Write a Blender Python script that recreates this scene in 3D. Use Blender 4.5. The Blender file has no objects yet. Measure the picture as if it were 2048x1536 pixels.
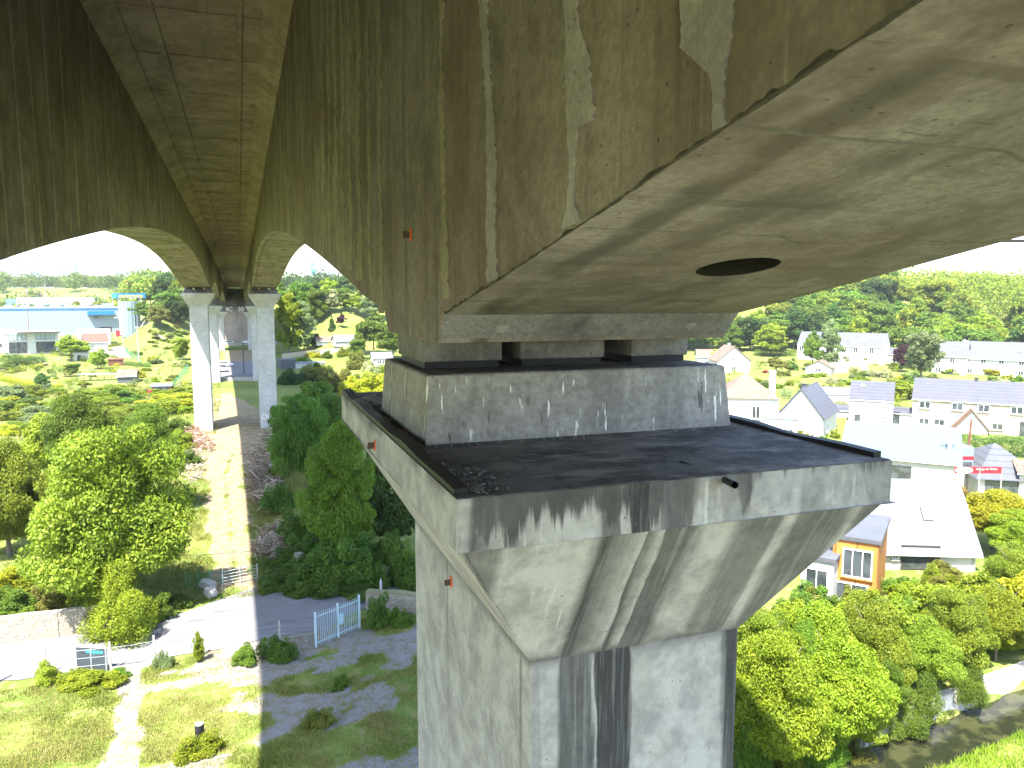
import bpy, bmesh, math, random
import numpy as np
from mathutils import Vector, Matrix, Euler

# ------------------------------------------------------------------ camera, sky, sun, exposure
S = 1.75                     # metres per survey unit of the viaduct
CAMH = 22.0                  # camera height above the yard
FPX, PITCH, YAW = 1530.0, math.radians(6.38), math.radians(19.62)
sc = bpy.context.scene
COL = sc.collection
cd = bpy.data.cameras.new("camera"); cam = bpy.data.objects.new("camera", cd); COL.objects.link(cam)
cam.location = (0, 0, CAMH); cam.rotation_euler = (math.pi/2-PITCH, 0, -YAW)
cd.sensor_width = 36; cd.lens = 36*FPX/2048; cd.clip_start = .1; cd.clip_end = 9000
sc.camera = cam
SUN = Vector((1, 1.26, -2.67)).normalized()          # direction the light travels
w = bpy.data.worlds.new("World"); sc.world = w; w.use_nodes = True
nt = w.node_tree; nt.nodes.clear()
sky = nt.nodes.new('ShaderNodeTexSky'); sky.sky_type = 'NISHITA'; sky.sun_disc = False
sky.sun_elevation = math.asin(-SUN.z); sky.sun_rotation = math.atan2(-SUN.x, -SUN.y)
sky.altitude = 50; sky.air_density = 1.0; sky.dust_density = 1.0; sky.ozone_density = 1.0
bg = nt.nodes.new('ShaderNodeBackground'); bg.inputs[1].default_value = 0.15
wo = nt.nodes.new('ShaderNodeOutputWorld')
nt.links.new(sky.outputs[0], bg.inputs[0]); nt.links.new(bg.outputs[0], wo.inputs[0])
sl = bpy.data.lights.new("sun", 'SUN'); sl.energy = 4.6; sl.angle = math.radians(.5); sl.color = (1, .95, .86)
so = bpy.data.objects.new("sun", sl); COL.objects.link(so)
so.rotation_euler = SUN.to_track_quat('-Z', 'Y').to_euler(); so.location = (-40, -50, 120)
vs = sc.view_settings; vs.view_transform = 'Standard'; vs.look = 'None'; vs.gamma = 1; vs.use_curve_mapping = False
vs.exposure = 2.3
sc.render.engine = 'CYCLES'
sc.cycles.max_bounces = 8; sc.cycles.diffuse_bounces = 5; sc.cycles.transparent_max_bounces = 8

rng = np.random.default_rng(7); random.seed(7)

# ------------------------------------------------------------------ pixel helpers (2048x1536 photograph)
Fv = Vector((math.sin(YAW)*math.cos(PITCH), math.cos(YAW)*math.cos(PITCH), -math.sin(PITCH)))
Rv = Vector((math.cos(YAW), -math.sin(YAW), 0)); Uv = Rv.cross(Fv)
C0 = Vector((0, 0, CAMH))
def ray(x, y): return Fv + Rv*((x-1024)/FPX) - Uv*((y-768)/FPX)
def at_z(x, y, z): r = ray(x, y); return C0 + r*((z-CAMH)/r.z)
def at_y(x, y, Y): r = ray(x, y); return C0 + r*(Y/r.y)
def at_x(x, y, X): r = ray(x, y); return C0 + r*(X/r.x)
def depth(P): return (Vector(P)-C0).dot(Fv)
def px2m(P): return depth(P)/FPX
def sm(t): t = np.clip(t, 0, 1); return t*t*(3-2*t)
def U(X, Y, Z): return Vector((X*S, Y*S, CAMH+Z*S))
# cheap value noise
_perm = np.random.default_rng(3).random((256, 256))
def vnoise(x, y):
    x = np.asarray(x, float); y = np.asarray(y, float)
    xi = np.floor(x).astype(int); yi = np.floor(y).astype(int); fx = sm(x-xi); fy = sm(y-yi)
    g = lambda a, b: _perm[a % 256, b % 256]
    return (g(xi, yi)*(1-fx)+g(xi+1, yi)*fx)*(1-fy)+(g(xi, yi+1)*(1-fx)+g(xi+1, yi+1)*fx)*fy
def fbm(x, y, o=3):
    s = 0; a = .5
    for i in range(o): s = s+a*vnoise(np.asarray(x)*2**i+17*i, np.asarray(y)*2**i+9*i); a *= .5
    return s/(1-.5**o)

# ------------------------------------------------------------------ terrain height
RIV = ((20, 27.0), (31, 27.6), (43, 29.2), (70, 33))      # stream centre line
def river_d(x, y):
    yc = np.interp(x, [p[0] for p in RIV], [p[1] for p in RIV]); return np.asarray(y)-yc
def hgt(x, y):
    x = np.asarray(x, float); y = np.asarray(y, float)
    b = np.interp(y, [-200, 90, 128, 189, 268, 300, 330, 600, 1500, 4000], [0, 0, .5, 2.1, 4.8, 5.2, 6, 13, 24, 30])
    ye = np.interp(x, [-400, -75, -50, -30, -12, 10, 18, 32, 65, 130, 190, 270, 450], [700, 600, 360, 285, 316, 316, 265, 232, 240, 246, 228, 190, 130])
    b = b + 16*sm((y-ye)/75)
    b = b + 1.2*sm((y-56.8)/2.5)*sm((-6.5-x)/3)*(1-sm((y-75)/30))              # bank behind the left wall
    b = b + .9*sm((y-60)/3)*sm((x-2)/3)*(1-sm((x-25)/8))*(1-sm((y-105)/20))    # overgrown verge
    m = sm((x-19)/2)
    d = np.abs(river_d(x, y)); dd = river_d(x, y)
    b = b - 2.0*m*(1-sm((d-1.3)/.5))
    b = b - .7*m*sm((-dd+.5))*(1-sm((-dd-6)/10))
    b = b + (fbm(x*.13, y*.13)-.5)*.25
    return b
def h1(x, y): return float(hgt(x, y))
_T = 20*1.012**np.arange(480)
def G(px, py):
    r = ray(px, py); ts = _T
    for _ in range(2):
        lo = np.nonzero(CAMH+r.z*ts < hgt(r.x*ts, r.y*ts))[0]; i = int(lo[0]) if len(lo) else len(ts)-1
        ts = np.linspace(ts[max(0, i-1)], ts[i], 60)
    t = float(ts[30]) if not len(lo) else float(ts[-1]); x, y = r.x*t, r.y*t
    return Vector((x, y, h1(x, y)))

# ------------------------------------------------------------------ material helpers
class NB:
    def __init__(s, name):
        s.m = bpy.data.materials.new(name); s.m.use_nodes = True; s.t = s.m.node_tree; s.t.nodes.clear()
        s.out = s.n('ShaderNodeOutputMaterial')
    def n(s, typ, **kw):
        nd = s.t.nodes.new(typ)
        for k, v in kw.items(): setattr(nd, k, v)
        return nd
    def link(s, a, b): s.t.links.new(a, b)
    def put(s, sock, v):
        if isinstance(v, bpy.types.NodeSocket): s.link(v, sock)
        elif isinstance(v, (tuple, list)) and len(v) == 3 and sock.type == 'RGBA': sock.default_value = (*v, 1)
        else: sock.default_value = v
    def pos(s): return s.n('ShaderNodeNewGeometry').outputs['Position']
    def xyz(s, v=None):
        nd = s.n('ShaderNodeSeparateXYZ'); s.link(v or s.pos(), nd.inputs[0]); return nd.outputs
    def scale(s, v, sx, sy, sz):
        nd = s.n('ShaderNodeVectorMath', operation='MULTIPLY'); s.link(v, nd.inputs[0]); nd.inputs[1].default_value = (sx, sy, sz); return nd.outputs[0]
    def noise(s, v, sc, det=4, rough=.55, dist=0):
        nd = s.n('ShaderNodeTexNoise'); s.link(v, nd.inputs['Vector']); nd.inputs['Scale'].default_value = sc
        nd.inputs['Detail'].default_value = det; nd.inputs['Roughness'].default_value = rough; nd.inputs['Distortion'].default_value = dist
        return nd.outputs[0]
    def voro(s, v, sc, feat='F1'):
        nd = s.n('ShaderNodeTexVoronoi', feature=feat); s.link(v, nd.inputs['Vector']); nd.inputs['Scale'].default_value = sc; return nd.outputs[0]
    def math(s, op, a, b=0., c=None, clamp=False):
        nd = s.n('ShaderNodeMath', operation=op, use_clamp=clamp); s.put(nd.inputs[0], a); s.put(nd.inputs[1], b)
        if c is not None: s.put(nd.inputs[2], c)
        return nd.outputs[0]
    def ramp(s, v, stops, interp='LINEAR'):
        nd = s.n('ShaderNodeValToRGB'); cr = nd.color_ramp; cr.interpolation = interp
        while len(cr.elements) < len(stops): cr.elements.new(.5)
        for e, (p, c) in zip(cr.elements, stops):
            e.position = p; e.color = (c, c, c, 1) if isinstance(c, (int, float)) else (*c, 1)
        s.put(nd.inputs[0], v); return nd.outputs[0]
    def smooth(s, v, a, b):
        nd = s.n('ShaderNodeMapRange', interpolation_type='SMOOTHSTEP'); s.put(nd.inputs[0], v)
        nd.inputs[1].default_value = a; nd.inputs[2].default_value = b; return nd.outputs[0]
    def mix(s, f, a, b, mode='MIX'):
        nd = s.n('ShaderNodeMix', data_type='RGBA', blend_type=mode); s.put(nd.inputs[0], f); s.put(nd.inputs[6], a); s.put(nd.inputs[7], b); return nd.outputs[2]
    def bump(s, hh, st=.3, d=.02):
        nd = s.n('ShaderNodeBump'); nd.inputs['Strength'].default_value = st; nd.inputs['Distance'].default_value = d; s.link(hh, nd.inputs['Height']); return nd.outputs[0]
    def attr(s, nm): return s.n('ShaderNodeAttribute', attribute_name=nm).outputs
    def done(s, col, rough=.85, normal=None, metal=0, spec=.3, **kw):
        b = s.n('ShaderNodeBsdfPrincipled'); s.put(b.inputs['Base Color'], col); s.put(b.inputs['Roughness'], rough)
        s.put(b.inputs['Metallic'], metal); b.inputs['Specular IOR Level'].default_value = spec
        if normal is not None: s.link(normal, b.inputs['Normal'])
        for k, v in kw.items(): s.put(b.inputs[k.replace('_', ' ')], v)
        s.link(b.outputs[0], s.out.inputs[0]); return s.m
MC = {}
def plain(name, col, rough=.7, var=.12, sc_=3., metal=0, spec=.3, bump=.1, course=0):
    if name in MC: return MC[name]
    k = NB(name); p = k.pos(); a = k.noise(p, sc_, 5); b = k.noise(p, sc_*.17, 3)
    f = k.math('MULTIPLY_ADD', a, var*2, 1-var); f = k.math('MULTIPLY', f, k.math('MULTIPLY_ADD', b, var*1.6, 1-var*.8))
    if course:
        fr = k.math('FRACT', k.math('MULTIPLY', k.xyz(p)[2], course)); f = k.math('MULTIPLY', f, k.math('SUBTRACT', 1., k.math('MULTIPLY', k.math('LESS_THAN', fr, .16), .35)))
    c = k.n('ShaderNodeVectorMath', operation='SCALE'); c.inputs[0].default_value = col; k.link(f, c.inputs['Scale'])
    MC[name] = k.done(c.outputs[0], rough, k.bump(a, bump, .03), metal, spec); return MC[name]

def mat_concrete(name, c1, c2, streak=.5, board=0., board_axis=1, brown=0., pits=True, bumpst=.45, boardp=.9, damp=0., line=None):
    """weathered cast concrete: mottling, rain streaks, formwork board marks, pin holes"""
    k = NB(name); p = k.pos(); X = k.xyz(p)
    big = k.noise(p, .35, 5, .6); mid = k.noise(p, 1.7, 6, .62); fine = k.noise(p, 19, 5, .65)
    st = k.noise(k.scale(p, 2.2, 2.2, .10), 1.6, 5, .6); st2 = k.noise(k.scale(p, 9, 9, .22), 1.1, 4, .6)
    f = k.math('ADD', k.math('MULTIPLY', big, .55), k.math('MULTIPLY', mid, .45))
    f = k.math('ADD', k.math('MULTIPLY', f, .8), k.math('MULTIPLY', k.noise(p, 6.5, 5, .65), .2))
    col = k.mix(k.smooth(f, .40, .60), c1, c2)
    if damp:
        dm = k.smooth(k.noise(k.scale(p, .9, .30, .9), .9, 6, .62, .15), .50, .63)
        col = k.mix(k.math('MULTIPLY', dm, damp), col, tuple(v*.52 for v in c1))
        sc2 = k.math('MULTIPLY', k.smooth(k.noise(k.scale(p, .7, 4.5, 2), 2.6, 4, .6), .655, .70), k.smooth(k.noise(p, .9, 3), .45, .6))
        col = k.mix(k.math('MULTIPLY', sc2, damp*.8), col, tuple(v*.30 for v in c1))
        lm = k.smooth(k.noise(k.scale(p, 1.2, .5, 1), 1.4, 7, .75), .60, .70); col = k.mix(k.math('MULTIPLY', lm, damp*.45), col, tuple(min(1, v*1.5) for v in c2))
    if line:
        xn = k.math('ADD', X[0], k.math('MULTIPLY', k.math('SUBTRACT', k.noise(k.scale(p, 1, .6, 1), .9, 5, .6), .5), .55)); dl = k.math('ABSOLUTE', k.math('SUBTRACT', xn, line[0]))
        ml = k.math('MULTIPLY', k.math('SUBTRACT', 1., k.smooth(dl, line[1]*.25, line[1])), k.smooth(k.noise(p, .8, 5, .6), .36, .55)); col = k.mix(k.math('MULTIPLY', ml, .8), col, tuple(v*.40 for v in c1))
    if brown: col = k.mix(k.math('MULTIPLY', k.smooth(k.noise(k.scale(p, 1, 1, .45), .45, 4), .46, .66), brown), col, (c1[0]*.86, c1[1]*.66, c1[2]*.47))
    col = k.mix(k.math('MULTIPLY', k.smooth(st, .52, .74), streak), col, tuple(v*.38 for v in c1))
    col = k.mix(k.math('MULTIPLY', k.smooth(st2, .60, .80), streak*.8), col, tuple(min(1, v*1.35) for v in c2))
    hh = k.math('ADD', k.math('MULTIPLY', mid, .6), k.math('MULTIPLY', fine, .25))
    if board:
        u = k.math('DIVIDE', X[board_axis], boardp)
        u = k.math('ADD', u, k.math('MULTIPLY', k.noise(p, .6, 2), .10))
        fr = k.math('FRACT', u); ln = k.math('LESS_THAN', k.math('ABSOLUTE', k.math('SUBTRACT', fr, .5)), .035)
        brk = k.smooth(k.noise(p, 1.3, 4), .42, .60)
        cell = k.n('ShaderNodeTexWhiteNoise', noise_dimensions='1D'); k.link(k.math('FLOOR', k.math('ADD', u, .5)), cell.inputs['W'])
        col = k.mix(k.math('MULTIPLY', cell.outputs[0], board*.45), col, tuple(v*.62 for v in c1))
        col = k.mix(k.math('MULTIPLY', k.math('MULTIPLY', ln, brk), board), col, tuple(v*.32 for v in c1))
        hh = k.math('SUBTRACT', hh, k.math('MULTIPLY', ln, .35))
    if pits:
        vo = k.voro(p, 7.5); pt = k.math('MULTIPLY', k.math('LESS_THAN', vo, .10), k.math('GREATER_THAN', k.noise(p, 2.3, 2), .50))
        col = k.mix(k.math('MULTIPLY', pt, .75), col, tuple(v*.28 for v in c1)); hh = k.math('SUBTRACT', hh, k.math('MULTIPLY', pt, .6))
    col = k.mix(k.math('MULTIPLY', k.smooth(fine, .38, .62), .36), col, tuple(v*.66 for v in c1))
    return k.done(col, .88, k.bump(hh, bumpst, .03), 0, .25)

M = {}
M['web'] = mat_concrete('web concrete', (.152, .124, .112), (.292, .248, .232), .70, .22, 1, .50, boardp=1.1)
M['soffit'] = mat_concrete('soffit concrete', (.188, .158, .153), (.372, .325, .322), .10, .45, 1, .35, boardp=.85, damp=.75)
M['soffit_right'] = mat_concrete('damp soffit concrete', (.188, .158, .153), (.372, .325, .322), .10, .30, 1, .35, boardp=1.7, damp=.7, line=(1.50*S, .12*S))
M['slab'] = mat_concrete('slab underside concrete', (.22, .188, .125), (.36, .315, .225), .12, .25, 0, .3, boardp=1.3, damp=.4)
M['pier'] = mat_concrete('pier concrete', (.36, .355, .345), (.50, .495, .485), .32, 0, 1, .1)
M['mortar'] = mat_concrete('grey repair mortar', (.235, .213, .222), (.385, .350, .362), .35, 0, 1, 0, bumpst=.9)
M['mortar_old'] = mat_concrete('weathered joint mortar', (.22, .195, .145), (.34, .305, .24), .4, 0, 1, .2)
M['endface'] = mat_concrete('smooth grey end concrete', (.150, .142, .150), (.27, .258, .270), .5, 0, 1, 0)
M['abut'] = mat_concrete('abutment concrete', (.26, .22, .19), (.36, .31, .27), .5, 0, 1, .5)

# ------------------------------------------------------------------ mesh builder
class MB:
    def __init__(s): s.v = []; s.f = []; s.mi = []
    def add(s, vs, fs, mi=0):
        o = len(s.v); s.v += [tuple(v) for v in vs]; s.f += [tuple(i+o for i in f) for f in fs]; s.mi += [mi]*len(fs); return s
    def box(s, c, size, rz=0, mi=0, taper=None, rot=None):
        x, y, z = [q/2 for q in size]; tx, ty = taper or (1, 1)
        vs = [(-x, -y, -z), (x, -y, -z), (x, y, -z), (-x, y, -z), (-x*tx, -y*ty, z), (x*tx, -y*ty, z), (x*tx, y*ty, z), (-x*tx, y*ty, z)]
        R = rot or Matrix.Rotation(rz, 3, 'Z'); c = Vector(c)
        return s.add([R@Vector(v)+c for v in vs], [(0, 3, 2, 1), (4, 5, 6, 7), (0, 1, 5, 4), (1, 2, 6, 5), (2, 3, 7, 6), (3, 0, 4, 7)], mi)
    def bb(s, a, b, mi=0):
        a = Vector(a); b = Vector(b); return s.box((a+b)/2, [abs(q) for q in (b-a)], 0, mi)
    def tube(s, pts, rad, n=6, mi=0, cap=True):
        pts = [Vector(p) for p in pts]; rs = rad if isinstance(rad, (list, tuple)) else [rad]*len(pts)
        vs = []; fs = []
        for i, p in enumerate(pts):
            d = (pts[min(i+1, len(pts)-1)]-pts[max(i-1, 0)]).normalized()
            a = d.cross(Vector((0, 0, 1)) if abs(d.z) < .9 else Vector((1, 0, 0))).normalized(); b = d.cross(a)
            for j in range(n):
                t = 2*math.pi*j/n; vs.append(p+(a*math.cos(t)+b*math.sin(t))*rs[i])
        for i in range(len(pts)-1):
            for j in range(n): fs.append((i*n+j, i*n+(j+1) % n, (i+1)*n+(j+1) % n, (i+1)*n+j))
        if cap: fs += [tuple(range(n)), tuple(range((len(pts)-1)*n, len(pts)*n))]
        return s.add(vs, fs, mi)
    def prism(s, poly, off, mi=0):
        """extrude a planar polygon (list of Vector) by vector off"""
        n = len(poly); off = Vector(off); vs = [Vector(p) for p in poly]+[Vector(p)+off for p in poly]
        return s.add(vs, [tuple(range(n))[::-1], tuple(range(n, 2*n))]+[(i, (i+1) % n, n+(i+1) % n, n+i) for i in range(n)], mi)
    def mesh(s, name, mats, smooth=False):
        me = bpy.data.meshes.new(name); me.from_pydata(s.v, [], s.f)
        for m in (mats if isinstance(mats, (list, tuple)) else [mats]): me.materials.append(m)
        if any(s.mi): me.polygons.foreach_set('material_index', s.mi)
        bm = bmesh.new(); bm.from_mesh(me); bmesh.ops.recalc_face_normals(bm, faces=bm.faces); bm.to_mesh(me); bm.free()
        if smooth: me.polygons.foreach_set('use_smooth', [True]*len(me.polygons))
        return me
    def build(s, name, mats, parent=None, smooth=False, local=False):
        me = s.mesh(name, mats, smooth); o = bpy.data.objects.new(name, me); COL.objects.link(o)
        if parent is not None:
            if not local: me.transform(Matrix.Translation(-wloc(parent)))
            o.parent = parent
        return o
def wloc(o):
    v = Vector((0, 0, 0))
    while o is not None: v += o.location; o = o.parent
    return v
def tag(o, label=None, cat=None, group=None, kind=None):
    for k_, v_ in (('label', label), ('category', cat), ('group', group), ('kind', kind)):
        if v_: o[k_] = v_
    return o
def empty(name, loc, label, cat, group=None, rz=0):
    o = bpy.data.objects.new(name, None); COL.objects.link(o); o.location = loc; o.rotation_euler.z = rz
    o.empty_display_size = .5
    return tag(o, label, cat, group)
def bevel(o, wd=.03, seg=2):
    b = o.modifiers.new('bevel', 'BEVEL'); b.width = wd; b.segments = seg; b.limit_method = 'ANGLE'; b.angle_limit = math.radians(25)
    return o
def share(name, me, parent, loc=(0, 0, 0), rz=0, scl=None):
    o = bpy.data.objects.new(name, me); COL.objects.link(o); o.location = loc; o.rotation_euler.z = rz
    if scl is not None: o.scale = scl
    if parent is not None: o.parent = parent
    return o
def text_mesh(name, s, size, mat, font_shear=0., extrude=.01, spacing=1., bold=0.):
    cu = bpy.data.curves.new(name, 'FONT'); cu.body = s; cu.size = size; cu.extrude = extrude; cu.align_x = 'CENTER'; cu.align_y = 'CENTER'
    cu.shear = font_shear; cu.space_character = spacing; cu.offset = bold; cu.resolution_u = 3
    o = bpy.data.objects.new(name, cu); COL.objects.link(o)
    bpy.context.view_layer.update()
    me = bpy.data.meshes.new_from_object(o.evaluated_get(bpy.context.evaluated_depsgraph_get()))
    bpy.data.objects.remove(o); bpy.data.curves.remove(cu)
    me.materials.clear(); me.materials.append(mat); me.name = name
    return me
def put_text(name, s, size, mat, parent, P, facing_rz, **kw):
    """flat lettering standing upright at world P, readable from the side whose outward normal is rz (0 = facing -Y)"""
    me = text_mesh(name, s, size, mat, **kw)
    me.transform(Matrix.Translation(Vector(P)-wloc(parent))@Matrix.Rotation(facing_rz, 4, 'Z')@Matrix.Rotation(math.pi/2, 4, 'X'))
    o = bpy.data.objects.new(name, me); COL.objects.link(o); o.parent = parent; return o

# ================================================================== THE GROUND
def lines(segs):
    out = [segs[0][0]]
    for a, b, st in segs:
        n = max(1, int(round((b-a)/st))); out += list(a+(b-a)*(np.arange(1, n+1)/n))
    return np.array(out)
gx = lines([(-1500, -600, 90), (-600, -160, 20), (-160, -50, 4), (-50, -22, 1.4), (-22, 52, .5), (52, 110, 2), (110, 260, 5), (260, 700, 20), (700, 1500, 80)])
gy = lines([(-300, -20, 20), (-20, 16, 4), (16, 92, .5), (92, 180, 1.6), (180, 350, 4), (350, 700, 12), (700, 1500, 40), (1500, 2600, 100)])
XX, YY = np.meshgrid(gx, gy); ZZ = hgt(XX, YY)
def cover(x, y):
    """land cover: soil, gravel (0..1); what is left is grass"""
    x = np.asarray(x, float); y = np.asarray(y, float)
    n = fbm(x*.22, y*.30, 4); n2 = fbm(x*.9+40, y*.9, 3)
    # track under the viaduct
    c = np.interp(y, [55, 62, 75, 100, 122, 150, 170], [-1.6, -1.2, -1.6, -2.4, -1.0, -1.2, -3.5])
    hw = np.interp(y, [55, 62, 75, 100, 122, 150, 170], [2.6, 2.0, 2.4, 2.6, 4.8, 5.2, 2.5])
    soil = sm((hw-np.abs(x-c)+(n-.5)*2.2)/.9)*sm((y-58)/3)*(1-sm((y-172+(n-.5)*10)/5))
    mid = sm((.35-np.abs(x-c-.1)+(n2-.5)*.9)/.4)*(y < 112)*.8
    soil = soil*(1-mid)
    soil = np.maximum(soil, sm((5.5-np.abs(x+.5)+(n-.5)*3)/2)*sm((y-196)/4)*(1-sm((y-268)/5))*.8)
    yard = (1-sm((y-50.5)/2))*sm((21-x)/2)
    # worn gravel in the yard
    gr = sm((n-.535)/.08)*.85
    gr = np.maximum(gr, sm((.9-np.abs(x+6.2+(y-42)*.06)+(n2-.5)*1.2)/.5))               # footpath to the fence
    gr = np.maximum(gr, sm((.7-np.abs((y-46.6)-(x-6)*.10)+(n2-.5)*2.6)/.8)*sm((x+2)/3))
    gr = np.maximum(gr, sm((1.2-np.abs((y-41.2)-(x-4)*.75)+(n2-.5)*3.0)/.9)*sm((x+1)/2))
    gr = gr*(1-.9*sm((-6.9-x+(n2-.5)*2)/1.0))
    gr = np.maximum(gr, .9*(1-sm((y-33+(n-.5)*5)/3))*sm((14-np.abs(x))/3))  # unseen gravel around the camera foot, added to neutralise bounce on the underside
    return soil, gr*yard*(1-soil)
soil, grav = cover(XX, YY)
nx, ny = len(gx), len(gy)
me = bpy.data.meshes.new('ground'); me.vertices.add(nx*ny)
me.vertices.foreach_set('co', np.stack([XX, YY, ZZ], -1).astype(np.float32).ravel())
ii = (np.arange(ny-1)[:, None]*nx+np.arange(nx-1)[None, :]).ravel()
q = np.stack([ii, ii+1, ii+1+nx, ii+nx], -1).astype(np.int32)
me.loops.add(q.size); me.loops.foreach_set('vertex_index', q.ravel()); me.polygons.add(len(q))
me.polygons.foreach_set('loop_start', np.arange(0, q.size, 4, dtype=np.int32)); me.update(calc_edges=True)
me.polygons.foreach_set('use_smooth', [True]*len(q))
for nm, arr in (('soil', soil), ('gravel', grav)):
    me.attributes.new(nm, 'FLOAT', 'POINT').data.foreach_set('value', arr.astype(np.float32).ravel())
k = NB('ground cover'); p = k.pos()
a = k.noise(p, .09, 5); b = k.noise(p, 1.3, 6); c = k.noise(p, 9, 4)
gcol = k.mix(k.smooth(a, .40, .62), (.105, .150, .028), (.175, .200, .045))
gcol = k.mix(k.math('MULTIPLY', k.smooth(b, .48, .66), .75), gcol, (.24, .215, .095))
gcol = k.mix(k.math('MULTIPLY', k.smooth(c, .5, .7), .5), gcol, (.06, .10, .02))
scol = k.mix(k.smooth(b, .38, .64), (.205, .155, .088), (.285, .228, .138)); scol = k.mix(k.math('MULTIPLY', k.smooth(k.noise(k.scale(p, 1, 3, 1), .5, 5), .55, .7), .6), scol, (.12, .08, .05))
rcol = k.mix(k.smooth(k.noise(p, 22, 4, .7), .38, .62), (.135, .122, .115), (.27, .25, .235)); rcol = k.mix(k.smooth(k.noise(p, 1.1, 7, .72), .47, .60), rcol, (.17, .14, .095)); rcol = k.mix(k.math('MULTIPLY', k.smooth(k.noise(p, 3.2, 6, .7), .53, .62), .8), rcol, (.13, .145, .06))
ed_ = k.math('MULTIPLY', k.math('SUBTRACT', k.math('ADD', k.math('MULTIPLY', k.noise(p, 4.5, 6, .7), .6), k.math('MULTIPLY', k.noise(p, .9, 5, .65), .4)), .5), 1.7)
fs_ = k.smooth(k.math('ADD', k.attr('soil')[2], ed_), .42, .60); fg_ = k.smooth(k.math('ADD', k.attr('gravel')[2], ed_), .42, .60)
col = k.mix(fs_, gcol, scol); col = k.mix(fg_, col, rcol)
hh = k.math('ADD', b, k.math('MULTIPLY', k.noise(p, 12, 4), .5))
me.materials.append(k.done(col, .95, k.bump(hh, .6, .12), 0, .1))
ground = bpy.data.objects.new('ground', me); COL.objects.link(ground); tag(ground, kind='structure', label='rough grass, worn gravel and bare earth over the valley floor')

# asphalt
k = NB('asphalt'); p = k.pos(); a = k.noise(p, 40, 3); b = k.noise(p, .5, 5); X = k.xyz(p)
c = k.mix(k.smooth(a, .35, .65), (.125, .122, .126), (.18, .176, .180)); c = k.mix(k.smooth(b, .45, .65), c, (.175, .17, .172))
c = k.mix(k.math('MULTIPLY', k.smooth(k.noise(k.scale(p, .25, 1.6, 1), .8, 4), .55, .68), .5), c, (.085, .082, .084))
M['asphalt'] = k.done(c, .9, k.bump(a, .4, .01), 0, .25)
def strip(name, up, lo, mat, lift, n=40, label=None, cross=6):
    """ground-hugging strip between two polylines given as world points"""
    def res(P):
        P = [Vector(q_) for q_ in P]; L = [0]
        for i in range(1, len(P)): L.append(L[-1]+(P[i]-P[i-1]).length)
        t = np.linspace(0, L[-1], n); return np.stack([np.interp(t, L, [q_[j] for q_ in P]) for j in (0, 1)], -1)
    A, B = res(up), res(lo); vs, fs = [], []
    for i in range(n):
        for j in range(cross+1):
            x, y = A[i]+(B[i]-A[i])*j/cross
            jit = (vnoise(x*1.7, y*1.7)-.5)*.35 if j in (0, cross) else 0
            vs.append((x, y+jit, h1(x, y+jit)+lift))
    for i in range(n-1):
        for j in range(cross): a_ = i*(cross+1)+j; fs.append((a_, a_+1, a_+cross+2, a_+cross+1))
    mb = MB().add(vs, fs); o = mb.build(name, mat, smooth=True); return tag(o, label, kind='structure')
g0 = lambda *ps: [G(*p_) for p_ in ps]
road_up = g0((-160, 1312), (0, 1288), (240, 1258), (380, 1222), (500, 1178), (560, 1172), (640, 1190), (740, 1182))+[Vector((16, 56.5, 0)), Vector((40, 58.5, 0))]
road_lo = g0((-160, 1395), (0, 1364), (155, 1344), (330, 1318), (470, 1292), (560, 1272), (640, 1262), (715, 1222))+[Vector((15, 53.6, 0)), Vector((40, 54.5, 0))]
strip('road', road_up, road_lo, M['asphalt'], .035, 90, 'grey asphalt lane crossing under the viaduct', 10)
strip('access_road', g0((225, 668), (245, 655), (262, 650), (290, 643)), g0((240, 672), (268, 660), (285, 652), (300, 645)), M['asphalt'], .12, 30, 'short asphalt road climbing past the store')
M['pale_gravel'] = plain('pale compacted gravel', (.34, .31, .27), .95, .2, 4)
strip('driveway', g0((205, 712), (215, 700), (235, 694)), g0((262, 716), (250, 702), (250, 694)), M['pale_gravel'], .1, 20, 'pale driveway below the small grey roofed house')
strip('footpath', g0((306, 668), (320, 671), (338, 680)), g0((308, 672), (318, 675), (334, 686)), M['pale_gravel'], .1, 20, 'pale footpath on the grassy bank')
strip('parking_lot', [Vector((-9, 199, 0)), Vector((-9, 238, 0))], [Vector((5, 196, 0)), Vector((5, 236, 0))], M['asphalt'], .08, 20, 'asphalt parking area between the far piers')
strip('upper_road', [Vector((-14, 296, 0)), Vector((14, 296, 0))], [Vector((-14, 306, 0)), Vector((14, 306, 0))], M['asphalt'], .1, 20, 'asphalt road in front of the abutment')
strip('garden_lane', g0((1560, 905), (1640, 930), (1760, 985)), g0((1560, 890), (1660, 905), (1900, 985)), M['pale_gravel'], .06, 20, 'pale gravel lane beside the long blue roofed garage')

# stream
k = NB('stream water'); p = k.pos(); n1 = k.noise(k.scale(p, .6, 1.5, 1), 2.2, 4); n2 = k.noise(p, 1.1, 5)
c = k.mix(k.smooth(n2, .45, .62), (.016, .019, .010), (.045, .047, .020))
M['water'] = k.done(c, .08, k.bump(n1, .12, .05), 0, .5)
mb = MB(); xs = np.linspace(16, 75, 60); vs, fs = [], []
for x in xs:
    yc = np.interp(x, [p_[0] for p_ in RIV], [p_[1] for p_ in RIV]); vs += [(x, yc-2.1, -1.25), (x, yc+1.75, -1.25)]
for i in range(59): fs.append((2*i, 2*i+1, 2*i+3, 2*i+2))
tag(mb.add(vs, fs).build('water', M['water']), 'shallow olive stream below the garden wall', kind='structure')

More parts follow.
